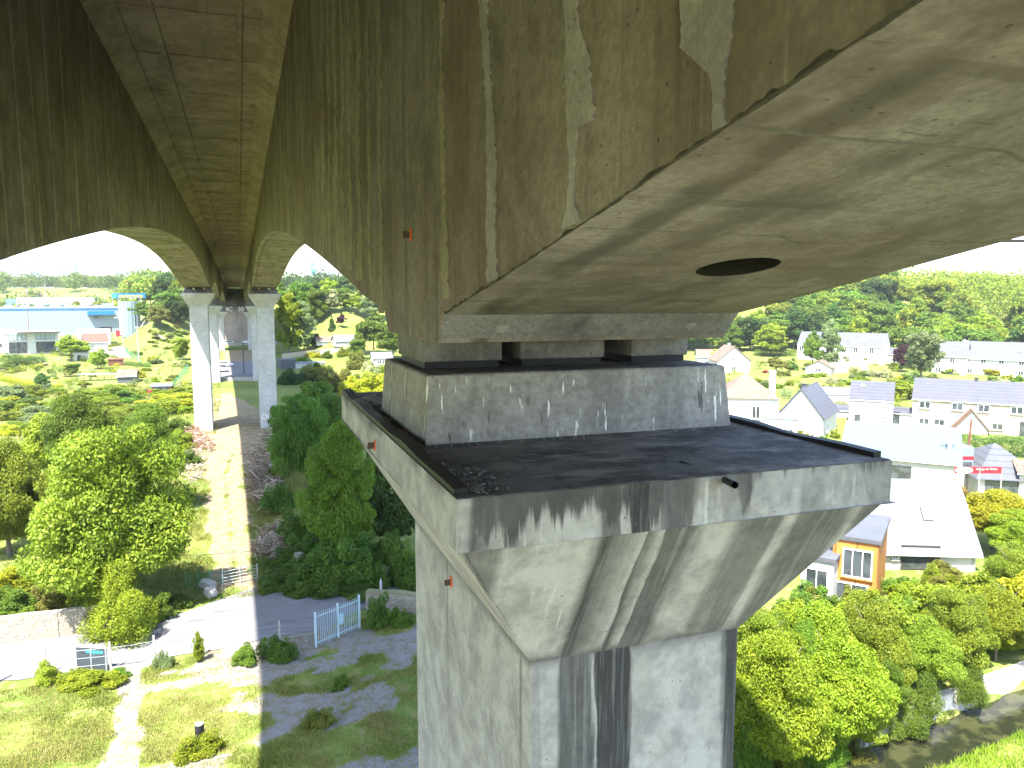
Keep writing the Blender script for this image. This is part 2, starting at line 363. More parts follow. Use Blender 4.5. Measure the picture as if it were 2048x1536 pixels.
# ================================================================== THE VIADUCT
# soffit level of the girders along the bridge (survey units)
PY = [5.9, 77.0, 112.0, 157.0]                                   # pier centres
def slab_z(Y): return 6.2-.023*Y                                  # where web meets fillet
_kY = [-62, -50, -36, -26, -19, -13, -7.5, -3.5, -.5, 1.2, 2.38, 3.72, 4.84, 5.03, 6.77, 6.97, 8.2, 9.36, 11, 13, 15.3, 19.2, 22, 28, 33, 40, 47, 54, 60, 66, 71, 75.6,
       78.4, 83, 89, 95, 101, 106, 110.6, 113.4, 118, 126, 134.5, 143, 150, 155.6, 158.4, 163, 168, 174, 181]
_kZ = [4.3, 4.4, 4.15, 3.65, 3.0, 2.45, 1.75, 1.25, .88, .58, .345, .093, -.107, -.30, -.30, -.107, .03, .22, .45, .74, 1.03, 1.5, 1.82, 2.3, 2.6, 2.86, 2.93, 2.72, 2.3, 1.75, 1.25, .98,
       .98, 1.35, 1.78, 1.72, 1.1, .55, -.02, -.02, .45, .95, 1.0, .6, -.1, -.62, -.62, -.3, -.12, -.3, -.45]
def bot_z(Y): return float(np.interp(Y, _kY, _kZ))
stY = sorted(set(list(np.arange(-62, 181, 1.0))+_kY))
def smooth_bot(Y):
    if 2.0 < Y < 9.8: return bot_z(Y)
    return float(np.mean([bot_z(Y+d) for d in (-2, -1, 0, 1, 2)]))
deck = empty('viaduct_deck', U(0, 60, 6), 'concrete twin box girder viaduct deck arching between the piers', 'bridge')
RW0, RW1 = 1.25, 3.53
def lx(Y): return float(np.interp(Y, [5, 77, 200], [-2.78, -2.25, -2.25]))       # inner web of the left girder
def girder(xa, xb, nm4=False):
    mb = MB(); vs = []; fs = []; mi = []
    for Y in stY:
        zt = slab_z(Y)+.45; zb = smooth_bot(Y); ch = .010
        A, B = xa(Y), xb(Y)
        vs += [U(A, Y, zt), U(A, Y, zb+ch), U(A+ch, Y, zb), U(B-ch, Y, zb), U(B, Y, zb+ch), U(B, Y, zt)]
    for i in range(len(stY)-1):
        for j in range(6):
            a_ = i*6+j; b_ = i*6+(j+1) % 6; fs.append((a_, b_, b_+6, a_+6)); mi.append((3 if nm4 and 4.8 < stY[i] < 5.0 else 1) if j == 2 else 0)
    n = len(stY); fs += [tuple(range(6)), tuple(range((n-1)*6, n*6))]; mi += [0, 0]
    mb.v = [tuple(v) for v in vs]; mb.f = fs; mb.mi = mi
    return mb
right_g = girder(lambda Y: RW0, lambda Y: RW1, True).build('box_girder', [M['web'], M['soffit_right'], plain('shade painted void', (.012, .011, .010), .95, .2, 9), M['endface']], deck)  # void slot near black: shade inside the access hole put into colour
left_g = girder(lambda Y: lx(Y)-2.28, lambda Y: lx(Y)).build('box_girder', [M['web'], M['soffit']], deck)
right_g['label'] = 'right box girder with repaired web above the near pier'
left_g['label'] = 'left box girder with pale vertical joint strips'
# round access hole in the soffit beside the near pier
hp = None
for t in np.linspace(1, 12, 3000):
    P_ = C0+ray(1475, 535)*float(t)
    if (P_.z-CAMH)/S > smooth_bot(P_.y/S): hp = P_; break
if hp is None: hp = U(2.5, 3.6, .12)
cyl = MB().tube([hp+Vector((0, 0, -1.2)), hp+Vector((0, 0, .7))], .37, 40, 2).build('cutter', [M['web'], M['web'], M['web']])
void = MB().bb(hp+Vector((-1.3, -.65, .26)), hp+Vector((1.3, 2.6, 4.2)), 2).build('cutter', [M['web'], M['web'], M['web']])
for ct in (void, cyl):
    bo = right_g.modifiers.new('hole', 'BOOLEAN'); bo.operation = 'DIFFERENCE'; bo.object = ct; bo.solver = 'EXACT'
bpy.context.view_layer.update()
nm = bpy.data.meshes.new_from_object(right_g.evaluated_get(bpy.context.evaluated_depsgraph_get()))
right_g.modifiers.clear(); right_g.data = nm
dl = deck.location
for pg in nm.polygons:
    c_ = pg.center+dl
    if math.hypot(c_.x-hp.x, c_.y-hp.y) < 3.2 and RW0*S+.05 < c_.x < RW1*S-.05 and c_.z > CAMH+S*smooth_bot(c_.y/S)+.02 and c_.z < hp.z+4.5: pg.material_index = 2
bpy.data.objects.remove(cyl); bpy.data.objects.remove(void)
# slab, fillets, ribs, joint ridges, parapets, cantilevers
XL, XR = -6.95, 5.95
def lofty(name, prof, mat, ys=None, label=None):
    """prof(Y) -> list of (X, Z) closed section; lofted along the bridge"""
    ys = list(np.arange(-62, 181.5, 3.0)) if ys is None else ys
    vs, fs = [], []; n = len(prof(ys[0]))
    for Y in ys: vs += [U(a_, Y, b_) for a_, b_ in prof(Y)]
    for i in range(len(ys)-1):
        for j in range(n): a_ = i*n+j; b_ = i*n+(j+1) % n; fs.append((a_, b_, b_+n, a_+n))
    fs += [tuple(range(n)), tuple(range((len(ys)-1)*n, len(ys)*n))]
    o = MB().add(vs, fs).build(name, mat, deck)
    if label: o['label'] = label
    return o
sz = slab_z
lofty('deck_slab', lambda Y: [(XL, sz(Y)+.75), (lx(Y)-2.5, sz(Y)+.36), (lx(Y)-.2, sz(Y)+.36), (RW0+.2, sz(Y)+.36), (RW1+.2, sz(Y)+.36), (XR, sz(Y)+.75), (XR, sz(Y)+.95), (XL, sz(Y)+.95)], M['slab'])
lofty('haunch_fillet', lambda Y: [(lx(Y)-.1, sz(Y)), (lx(Y), sz(Y)), (lx(Y)+.52, sz(Y)+.30), (lx(Y)+.52, sz(Y)+.42), (lx(Y)-.1, sz(Y)+.42)], M['slab'])
lofty('haunch_fillet', lambda Y: [(RW0+.1, sz(Y)), (RW0, sz(Y)), (RW0-.52, sz(Y)+.30), (RW0-.52, sz(Y)+.42), (RW0+.1, sz(Y)+.42)], M['slab'])
for fx_ in (lambda Y: lx(Y)+1.18, lambda Y: RW0-.98):
    lofty('longitudinal_rib', lambda Y: [(fx_(Y)-.055, sz(Y)+.29), (fx_(Y)+.055, sz(Y)+.29), (fx_(Y)+.07, sz(Y)+.40), (fx_(Y)-.07, sz(Y)+.40)], M['slab'])
for sgn, xe in ((1, XL), (-1, XR)):
    lofty('parapet', lambda Y: [(xe, sz(Y)+.75), (xe, sz(Y)+1.3), (xe+.16*sgn, sz(Y)+1.3), (xe+.16*sgn, sz(Y)+.75)], M['pier'])
for i in range(52):
    Y = 9.0+3.15*i+random.uniform(-.25, .25)
    a_ = lx(Y)+.52; b_ = RW0-.52
    mb = MB(); zz = sz(Y)+.355; n = 9; vs = []
    for j in range(n):
        t = j/(n-1); X_ = a_+(b_-a_)*t; dy = random.uniform(-.03, .03)
        vs += [U(X_, Y-.035+dy, zz+.01), U(X_, Y+.035+dy, zz+.01), U(X_, Y+.02+dy, zz-.022), U(X_, Y-.02+dy, zz-.022)]
    fs = [(j*4+c_, j*4+(c_+1) % 4, j*4+4+(c_+1) % 4, j*4+4+c_) for j in range(n-1) for c_ in range(4)]
    mb.add(vs, fs).build('joint_ridge', M['slab'], deck)
# mortar repairs on the right web (traced outlines lie on the web itself)
WX = RW0*S
def web_patch(pts, mat, th=.012, name='mortar_patch'):
    P_ = []
    n = len(pts)
    for i in range(n):
        a_, b_ = Vector((*pts[i], 0)), Vector((*pts[(i+1) % n], 0)); L = (b_-a_).length; kk = max(1, int(L/11))
        for j in range(kk):
            q_ = a_+(b_-a_)*(j/kk); jt = 2.2 if 0 < j else .8
            P_.append(at_x(q_.x+random.uniform(-jt, jt), q_.y+random.uniform(-jt, jt), WX+.02))
    return MB().prism(P_, (-.02-th, 0, 0)).build(name, mat, deck)
web_patch([(878, -60), (886, 60), (882, 180), (884, 300), (888, 420), (886, 520), (890, 600), (903, 596), (900, 500), (895, 380), (893, 250), (888, 120), (892, -60)], M['mortar_old'])
web_patch([(960, -60), (966, 40), (972, 120), (978, 220), (980, 330), (978, 440), (980, 566), (999, 556), (997, 440), (998, 330), (994, 240), (986, 130), (980, 40), (986, -60)], M['mortar'])
web_patch([(1134, -60), (1138, 60), (1139, 150), (1142, 250), (1146, 330), (1142, 400), (1132, 458), (1168, 440), (1156, 400), (1158, 300), (1162, 255), (1198, 240), (1192, 180), (1186, 110), (1166, 50), (1152, -60)], M['mortar'])
web_patch([(1366, -60), (1374, 50), (1370, 95), (1398, 120), (1428, 150), (1436, 190), (1436, 262), (1462, 246), (1456, 200), (1462, 130), (1474, 70), (1476, 20), (1476, -60)], M['mortar'])
for xs_, yb, wd, mt in ((766, 640, 8, 'mortar_old'), (744, 600, 5, 'mortar_old'), (722, 575, 9, 'mortar_old'), (704, 555, 6, 'mortar_old'), (690, 540, 5, 'mortar_old'), (676, 534, 5, 'mortar_old'), (663, 524, 4, 'mortar_old'), (650, 513, 4, 'mortar_old')):
    t = .94
    web_patch([(xs_-wd/2+(yb-y_)*.012*-t+math.sin(y_*.02+xs_)*wd*.35, y_) for y_ in (-60, 90, 200, 330, 450, yb-14)]+[(xs_+wd/2+(yb-y_)*.012*-t+math.sin(y_*.017+xs_)*wd*.35, y_) for y_ in (yb-14, 450, 330, 200, 90, -60)], M[mt], .008)
# small broken pocket in the web
P_ = at_x(950, 205, WX)
# joint strips further along both webs
def strip_on_web(Y, X_, side, wd, mat, z0, z1):
    n = 14; L_, R_ = [], []
    ph = random.uniform(0, 9)
    for j in range(n):
        t = j/(n-1); z_ = z0+(z1-z0)*t; dw = wd*(.55+.5*vnoise(ph+t*6, Y)+(1.1 if vnoise(ph+t*5, Y+30) > .78 else 0)); off = (vnoise(ph+t*3, Y+7)-.5)*wd*1.2
        L_.append(U(X_, Y-dw/2+off, z_)); R_.append(U(X_, Y+dw/2+off, z_))
    P_ = L_+R_[::-1]
    P_ = [q_+Vector((-side*.03, 0, 0)) for q_ in P_]
    return MB().prism(P_, (side*.040, 0, 0)).build('joint_strip', mat, deck)
Y = 7.4
while Y < 70:
    Xl = lx(Y); strip_on_web(Y, Xl, 1, random.uniform(.05, .12)*(1+.01*Y), M['mortar_old' if random.random() < .6 else 'mortar'], bot_z(Y)+.12, sz(Y)-.02)
    Y += random.uniform(.55, 1.15)*(1+.012*Y)
Y = 13.5
while Y < 70:
    strip_on_web(Y, RW0, -1, random.uniform(.05, .12)*(1+.012*Y), M['mortar_old'], bot_z(Y)+.12, sz(Y)-.02)
    Y += random.uniform(.7, 1.5)*(1+.012*Y)
M['chip'] = plain('broken concrete edge', (.055, .048, .040), .95, .6, 14, bump=.8)
vs, fs = [], []; n = 420
for i in range(n+1):
    Yq = -1.2+6.0*i/n; P_ = U(RW0, Yq, smooth_bot(Yq)); g_ = vnoise(Yq*1.3, 5.5); hh_ = max(.002, (vnoise(Yq*9, 1.5)*.6+vnoise(Yq*31, 8)*.4-.30+(g_-.5)*.5)*.085); dp = max(.001, (vnoise(Yq*14, 3)-.3)*.03)
    vs += [P_+Vector((-.003, 0, hh_)), P_+Vector((-.003-dp*.3, 0, .004)), P_+Vector((dp, 0, -.003))]
for i in range(n): a_ = i*3; fs += [(a_, a_+1, a_+4, a_+3), (a_+1, a_+2, a_+5, a_+4)]
MB().add(vs, fs).build('broken_edge', M['chip'], deck)
# joint lines across the soffit near the pier: raised mortar seams
def soffit_seam(pts, wd):
    vs, fs = [], []
    for i, (x_, y_) in enumerate(pts):
        P_ = None
        for t in np.linspace(.8, 14, 4000):
            q_ = C0+ray(x_, y_)*float(t)
            if q_.x/S > RW0 and (q_.z-CAMH)/S > smooth_bot(q_.y/S): P_ = q_; break
        if P_ is None: continue
        ww = wd*(.5+vnoise(i*.9, wd*99))
        for d_ in (-ww, ww):
            Yq = P_.y+d_; vs.append((P_.x, Yq, CAMH+S*smooth_bot(Yq/S)-.0025))
            vs.append((P_.x, Yq, CAMH+S*smooth_bot(Yq/S)+.02))
    n = len(vs)//4
    for i in range(n-1):
        a_ = i*4; fs += [(a_, a_+2, a_+6, a_+4), (a_, a_+4, a_+5, a_+1), (a_+2, a_+3, a_+7, a_+6)]
    if n > 1: MB().add(vs, fs).build('joint_seam', M['seam'], deck)
M['seam'] = mat_concrete('dark joint mortar', (.13, .118, .11), (.20, .185, .175), .3, 0, 1, 0)
def dens(pts, st=22):
    out = []
    for a_, b_ in zip(pts[:-1], pts[1:]):
        kk = max(1, int(math.hypot(b_[0]-a_[0], b_[1]-a_[1])/st))
        out += [(a_[0]+(b_[0]-a_[0])*j/kk, a_[1]+(b_[1]-a_[1])*j/kk) for j in range(kk)]
    return out+[pts[-1]]
soffit_seam(dens([(1475, 250), (1560, 260), (1640, 272), (1760, 282), (1880, 290), (2010, 302), (2045, 320), (2100, 330)]), .016)
soffit_seam(dens([(1170, 455), (1300, 460), (1400, 466), (1560, 472), (1590, 485), (1680, 487), (1780, 478), (1900, 484), (2060, 484)]), .008)
soffit_seam(dens([(1040, 562), (1150, 566), (1300, 570), (1360, 573), (1480, 576), (1620, 574)]), .007)

# ------------------------------------------------------------------ piers
def X_on(px, py, Y): return at_y(px, py, Y*S).x
k = NB('stained pier concrete'); p = k.pos(); XO = k.xyz(p)
def make_stained():
    big = k.noise(p, .5, 5); mid = k.noise(p, 2.2, 6, .62); fine = k.noise(p, 24, 4)
    col = k.mix(k.smooth(k.math('ADD', k.math('MULTIPLY', mid, .5), k.math('ADD', k.math('MULTIPLY', big, .25), k.math('MULTIPLY', k.noise(p, 9, 5, .7), .25))), .40, .60), (.275, .263, .268), (.465, .448, .452))
    col = k.mix(k.math('MULTIPLY', k.smooth(k.noise(p, .8, 6, .65), .52, .66), .40), col, (.46, .42, .375))
    nz = k.noise(k.scale(p, 1, .12, .12), 2.6, 5, .6); nz2 = k.noise(k.scale(p, 9, .5, .32), 1.5, 6, .68)
    xw = k.math('ADD', XO[0], k.math('MULTIPLY', k.math('SUBTRACT', nz, .5), .34))
    xw = k.math('ADD', xw, k.math('MULTIPLY', k.math('SUBTRACT', k.noise(p, 1.2, 5, .6), .5), .07))
    x0, x1 = .9*S, 3.9*S
    t = k.math('DIVIDE', k.math('SUBTRACT', xw, x0), x1-x0)
    def T(X_): return min(.999, max(.001, (X_-x0)/(x1-x0)))
    cx = lambda px: T(X_on(px, 1060, 3.61)); cc = lambda px: T(X_on(px, 1420, 4.25))
    # cap and corbel runs
    st = [(0, 0)]
    for a_, b_, v in ((944, 1004, .85), (1012, 1026, .7), (1210, 1250, .75), (1262, 1300, 1.), (1332, 1380, .8), (1452, 1496, .35), (1600, 1640, .35), (1745, 1790, .3)):
        st += [(cx(a_)-.012, 0), (cx(a_), v), (cx(b_), v), (cx(b_)+.012, 0)]
    st = sorted(st)[:31]
    r1 = k.ramp(t, st)
    st2 = [(0, 0)]
    for a_, b_, v in ((1064, 1072, .4), (1122, 1178, .85), (1182, 1258, 1.), (1444, 1468, .95)):
        st2 += [(cc(a_)-.012, 0), (cc(a_), v), (cc(b_), v), (cc(b_)+.01, 0)]
    r2 = k.ramp(t, st2)
    zc = CAMH-2.255*S
    st3 = [(0, 0)]
    for a_, b_, v in ((940, 990, .6), (1225, 1310, 1.), (1340, 1395, .8), (1500, 1570, .65), (1610, 1700, .7), (1745, 1790, .7)):
        st3 += [(cx(a_)-.035, 0), (cx(a_), v), (cx(b_), v), (cx(b_)+.03, 0)]
    r4 = k.ramp(t, sorted(st3)[:31]); incorb = k.math('MULTIPLY', k.math('LESS_THAN', XO[2], CAMH-1.275*S), k.math('GREATER_THAN', XO[2], zc)); r1 = k.mix(incorb, r1, r4)
    iscol = k.math('LESS_THAN', XO[2], zc)
    stain = k.mix(iscol, r1, r2)
    brk = k.smooth(nz2, .34, .52); brk = k.math('MULTIPLY_ADD', brk, .30, .70)
    stain = k.math('MULTIPLY', stain, brk)
    # only the faces towards the bridge axis (front) carry the runs
    nrm = k.n('ShaderNodeNewGeometry').outputs['Normal']; N_ = k.xyz(nrm)
    front = k.smooth(k.math('MULTIPLY', N_[1], -1.), .25, .5)
    fade = k.math('SUBTRACT', 1., k.math('MULTIPLY', k.smooth(XO[2], CAMH-2.6*S, CAMH-6.5*S), .4))
    stain = k.math('MULTIPLY', k.math('MULTIPLY', stain, front), fade)
    # dark seepage under the top edge, and along the corbel foot
    edge = k.smooth(k.math('ADD', XO[2], k.math('MULTIPLY', nz, .9)), CAMH-1.10*S+.45, CAMH-.97*S+.45)
    stain = k.math('MAXIMUM', stain, k.math('MULTIPLY', k.math('MULTIPLY', edge, k.smooth(nz2, .35, .6)), .85))
    r3 = k.ramp(t, [(0, 0), (cx(935), .2), (cx(945), .9), (cx(1200), .95), (cx(1300), .9), (cx(1385), .8), (cx(1400), .15), (cx(1450), .3), (cx(1500), .9), (cx(1510), .2), (cx(1780), .35)])
    topz = k.smooth(k.math('ADD', XO[2], k.math('MULTIPLY', k.math('SUBTRACT', k.noise(k.scale(p, 3.2, .2, .10), 1.5, 6, .62), .5), 1.7)), CAMH-1.22*S, CAMH-1.12*S)
    stain = k.math('MAXIMUM', stain, k.math('MULTIPLY', k.math('MULTIPLY', topz, r3), k.math('MULTIPLY', front, .95)))
    foot = k.math('SUBTRACT', 1., k.math('MULTIPLY', k.math('ABSOLUTE', k.math('SUBTRACT', XO[2], zc+.02)), 7.), clamp=True)
    stain = k.math('MAXIMUM', stain, k.math('MULTIPLY', foot, k.math('MULTIPLY', k.smooth(mid, .3, .55), .75)))
    # thin runs on the side faces
    side = k.smooth(k.math('ABSOLUTE', N_[0]), .5, .8)
    sd = k.smooth(k.noise(k.scale(p, 1, 2.4, .06), 1.7, 4), .60, .70)
    stain = k.math('MAXIMUM', stain, k.math('MULTIPLY', k.math('MULTIPLY', sd, side), k.math('MULTIPLY', k.smooth(XO[2], CAMH-4.6*S, CAMH-1.2*S), .8)))
    # lime runs
    wl = k.smooth(k.noise(k.scale(p, 9, 1.5, .25), 1.0, 5, .6), .60, .68)
    col = k.mix(k.math('MULTIPLY', k.math('MULTIPLY', wl, k.smooth(k.noise(p, .6, 2), .5, .62)), .5), col, (.72, .72, .74))
    col = k.mix(k.math('MULTIPLY', k.smooth(fine, .35, .7), .2), col, (.30, .30, .28))
    col = k.mix(k.math('MULTIPLY', stain, .95), col, k.mix(k.smooth(nz2, .52, .66), (.026, .026, .029), (.085, .085, .095)))
    vo = k.voro(p, 7); pt = k.math('MULTIPLY', k.math('LESS_THAN', vo, .09), k.math('GREATER_THAN', k.noise(p, 2, 2), .52))
    col = k.mix(k.math('MULTIPLY', pt, .7), col, (.10, .10, .10))
    hh = k.math('ADD', k.math('MULTIPLY', mid, .5), k.math('SUBTRACT', k.math('MULTIPLY', fine, .25), k.math('MULTIPLY', pt, .5)))
    return k.done(col, .85, k.bump(hh, .35, .03), 0, .25)
M['stained'] = make_stained()
# plinth: grey with bird-lime drips
k = NB('plinth concrete'); p = k.pos(); mid = k.noise(p, 2.4, 6, .65); fine = k.noise(p, 30, 4)
c = k.mix(k.smooth(k.math('ADD', k.math('MULTIPLY', mid, .45), k.math('MULTIPLY', k.noise(p, 11, 5, .7), .55)), .38, .62), (.225, .216, .205), (.36, .348, .332)); c = k.mix(k.math('MULTIPLY', k.smooth(k.noise(k.scale(p, 2.0, 2.0, .3), 1.2, 6), .5, .68), .45), c, (.15, .145, .14))
dr = k.math('MULTIPLY', k.smooth(k.noise(k.scale(p, 17, 17, .28), 1., 3, .5), .635, .67), k.smooth(k.noise(p, 1.4, 3), .44, .56)); c = k.mix(k.math('MULTIPLY', dr, .9), c, (.86, .86, .84))
dk = k.math('MULTIPLY', k.smooth(k.noise(k.scale(p, 11, 11, .8), 1.3, 3), .63, .68), k.smooth(k.noise(p, 2, 3), .46, .58)); c = k.mix(k.math('MULTIPLY', dk, .7), c, (.05, .045, .04))
vo = k.voro(p, 8); pt = k.math('LESS_THAN', vo, .085); c = k.mix(k.math('MULTIPLY', pt, .6), c, (.09, .09, .09))
M['plinth'] = k.done(c, .88, k.bump(k.math('ADD', mid, k.math('MULTIPLY', fine, .3)), .35, .03), 0, .2)
# bitumen-dark weathered cap top
k = NB('sooty cap top'); p = k.pos(); mid = k.noise(p, 1.8, 6, .7); fine = k.noise(p, 22, 5, .7)
c = k.mix(k.smooth(mid, .35, .66), (.062, .056, .053), (.155, .142, .134)); c = k.mix(k.smooth(k.noise(k.scale(p, 1, 2.2, 1), .9, 6, .68), .50, .64), c, (.235, .212, .20))
c = k.mix(k.smooth(k.voro(p, 12), .09, .06), c, (.30, .29, .28)); c = k.mix(k.math('MULTIPLY', k.smooth(fine, .55, .72), .5), c, (.03, .03, .03))
M['captop'] = k.done(c, .9, k.bump(k.math('ADD', mid, fine), .5, .03), 0, .2)
M['rubber'] = plain('black rubber', (.018, .018, .02), .6, .2, 8)
M['bearing'] = mat_concrete('dirty bearing concrete', (.11, .105, .10), (.25, .24, .23), .6, 0, 1, .1)

def frustum(mb, x0, x1, y0, y1, z0, X0, X1, Y0, Y1, z1, mi=0, cap0=True, cap1=True):
    vs = [U(x0, y0, z0), U(x1, y0, z0), U(x1, y1, z0), U(x0, y1, z0), U(X0, Y0, z1), U(X1, Y0, z1), U(X1, Y1, z1), U(X0, Y1, z1)]
    fs = [(0, 1, 5, 4), (1, 2, 6, 5), (2, 3, 7, 6), (3, 0, 4, 7)]+([(0, 3, 2, 1)] if cap0 else [])+([(4, 5, 6, 7)] if cap1 else [])
    return mb.add(vs, fs, mi)
def pier(cxu, cyu, ztop, label, near=False, zsof=None, grp=None):
    """cap 2.8 x 4.57 units; ztop = cap top level; zsof = girder underside"""
    gz = h1(cxu*S, cyu*S); o = empty('pier', (cxu*S, cyu*S, gz), label, 'bridge pier', grp)
    mc = M['stained'] if near else M['pier']
    hx, hy = 1.404, 2.285
    gzu = (gz-CAMH)/S-.5
    mb = MB(); frustum(mb, cxu-.77, cxu+.77, cyu-1.66, cyu+1.66, gzu, cxu-.77, cxu+.77, cyu-1.66, cyu+1.66, ztop-1.255, cap1=False)
    bevel(mb.build('column', mc, o), .035)
    mb = MB(); L = [(-.77, -1.66, -1.2551), (-hx+.03, -hy+.03, -.28), (-hx, -hy, -.27), (-hx, -hy, 0.)]
    for (ax, ay, az), (bx, by, bz) in zip(L[:-1], L[1:]):
        frustum(mb, cxu+ax, cxu-ax, cyu+ay, cyu-ay, ztop+az, cxu+bx, cxu-bx, cyu+by, cyu-by, ztop+bz, cap0=False, cap1=False)
    cap = mb.build('cap', mc, o)
    bm = bmesh.new(); bm.from_mesh(cap.data); bmesh.ops.remove_doubles(bm, verts=bm.verts, dist=.002); bm.to_mesh(cap.data); bm.free(); bevel(cap, .02)
    mb = MB(); mb.bb(U(cxu-hx+.01, cyu-hy+.012, ztop-.05), U(cxu+hx-.01, cyu+hy-.012, ztop+.004)); mb.build('cap_top', M['captop'], o)
    if zsof is None: return o
    zs = zsof
    pt_, pb = (ztop+(zs-ztop)*.68), ztop-.01
    bevel(frustum(MB(), cxu-1.235, cxu+1.235, cyu-.86, cyu+.86, pb, cxu-1.2, cxu+1.2, cyu-.80, cyu+.80, pt_).build('plinth', M['plinth'] if near else M['bearing'], o), .03)
    mb = MB(); mb.bb(U(cxu-1.17, cyu-.77, pt_-.03), U(cxu+1.17, cyu+.77, pt_+.004)); mb.build('plinth_top', M['captop'], o)
    for bx0, bx1 in ((-1.13, -.51), (-.36, .36), (.60, 1.13)):
        bevel(MB().bb(U(cxu+bx0, cyu-.37, pt_+.055), U(cxu+bx1, cyu+.55, zs+.02)).build('bearing_block', M['bearing'], o), .02)
        MB().bb(U(cxu+bx0+.02, cyu-.34, pt_-.01), U(cxu+bx1-.02, cyu+.5, pt_+.056)).build('rubber_bearing', M['rubber'], o)
    return o
RC, LC = 2.39, -3.39
near = pier(2.40, 5.895, -1.0, 'massive streaked concrete pier with flared cap standing beside the gravel yard', True, -.30)
pier(LC-.45, 5.895, -1.0, 'concrete pier under the left girder beside the yard', False, -.30)
for kx, (Yc, zt, zs_) in enumerate(((77.0, .43, .98), (112.0, -1.03, -.02), (157.0, -2.55, -.62))):
    nm_ = ('at the end of the dirt track', 'beside the parking area', 'closest to the abutment')[kx]
    pier(RC, Yc, zt, 'tall concrete pier under the right girder '+nm_, False, zs_, 'viaduct piers beyond the track')
    pier(LC, Yc, zt+.06, 'tall sunlit concrete pier under the left girder '+nm_, False, zs_, 'viaduct piers beyond the track')
# near pier fittings: rubber kerb strips, drain pipe, survey targets, debris
for xa, xb in ((1.0, 1.085), (3.735, 3.80)):
    n = 26; vs, fs = [], []
    for j in range(n+1):
        Yq = 3.70+(8.16-3.70)*j/n; wv = (vnoise(Yq*2, xa*9)-.5)*.03
        for a_, z_ in ((xa+.004, -1.002), (xa+.004, -.962+wv), (xb+wv, -.957+wv), (xb+wv, -1.002)): vs.append(U(a_, Yq, z_))
    for j in range(n):
        for c_ in range(4): a_ = j*4+c_; b_ = j*4+(c_+1) % 4; fs.append((a_, b_, b_+4, a_+4))
    fs += [(0, 1, 2, 3), (n*4, n*4+1, n*4+2, n*4+3)]
    MB().add(vs, fs).build('kerb_strip', M['rubber'], near)
pa = at_y(1440, 955, 3.70*S); pb_ = at_y(1470, 970, 3.42*S)
mb = MB(); mb.tube([pa+Vector((-.15, .5, .05)), pa, pb_], .035, 12, cap=False); mb.tube([pa, pb_], .026, 12, cap=False); mb.build('drain_pipe', M['rubber'], near)
M['orange'] = plain('orange survey paint', (.75, .13, .03), .6, .1)
M['brownplate'] = plain('brown reflector plate', (.085, .06, .05), .5, .15)
def target(P_, parent_label):
    o = empty('survey_target', P_, parent_label, 'survey target')
    MB().bb(P_+Vector((-.115, -.03, -.045)), P_+Vector((-.02, -.015, .045))).build('plate', M['brownplate'], o)
    MB().bb(P_+Vector((-.022, -.034, -.075)), P_+Vector((.002, .03, .075))).build('bracket', M['orange'], o)
target(at_x(822, 470, WX-.001), 'small brown plate with orange bracket on the right girder web')
target(at_x(751, 890, 1.0*S-.001), 'small brown plate with orange bracket on the side of the pier cap')
target(at_x(903, 1163, 1.63*S-.001), 'small brown plate with orange bracket on the side of the pier column')
# debris on the cap
M['grit'] = plain('grit', (.14, .13, .12), .95, .3, 20)
mb = MB()
for i in range(420):
    a_ = random.random()
    if a_ < .35: X_, Y_ = 1.10+abs(random.gauss(0, .10)), 3.95+random.gauss(0, .18)
    elif a_ < .6: X_, Y_ = random.uniform(1.15, 3.7), 5.0-abs(random.gauss(0, .05))
    else: X_, Y_ = random.uniform(1.12, 3.7), random.uniform(3.7, 5.0)
    if not (1.1 < X_ < 3.72 and 3.66 < Y_ < 5.02): continue
    s_ = random.uniform(.008, .035) if a_ < .6 else random.uniform(.004, .016)
    mb.box(U(X_, Y_, -.996)+Vector((0, 0, s_*.25)), (s_*1.6, s_, s_*.6), random.uniform(0, 3), taper=(.6, .7))
tag(mb.build('grit', M['grit']), 'loose grit and flakes lying on the pier cap', kind='stuff')
mb = MB()
for i in range(46):
    a0 = random.uniform(0, 6.28); c_ = U(1.22, 7.15, -.985)+Vector((random.gauss(0, .10), random.gauss(0, .16), random.uniform(0, .06)))
    mb.tube([c_, c_+Vector((math.cos(a0)*.14, math.sin(a0)*.2, .03)), c_+Vector((math.cos(a0+.8)*.26, math.sin(a0+.8)*.3, .02))], .006, 4)
tag(mb.build('bird_nest', plain('pale twigs', (.40, .38, .35), .9, .2)), 'untidy nest of pale twigs in the corner of the pier cap', 'nest')
# spalled pockets on the girder end face
for px_, py_, r_ in ((1005, 663, .075), (1383, 657, .065)):
    c_ = at_y(px_, py_, 4.93*S); c_ = Vector((c_.x, 4.935*S, CAMH-.2035*S)); vs = [c_+Vector((math.cos(t)*r_*1.3*random.uniform(.75, 1.15), 0, 0))+Vector((0, .70, -.71))*math.sin(t)*r_*random.uniform(.75, 1.15)+Vector((0, -.0043, -.0042)) for t in np.linspace(0, 6.28, 17)[:-1]]
    MB().prism(vs, (0, .02, .02)).build('repair_plug', M['mortar'], deck)
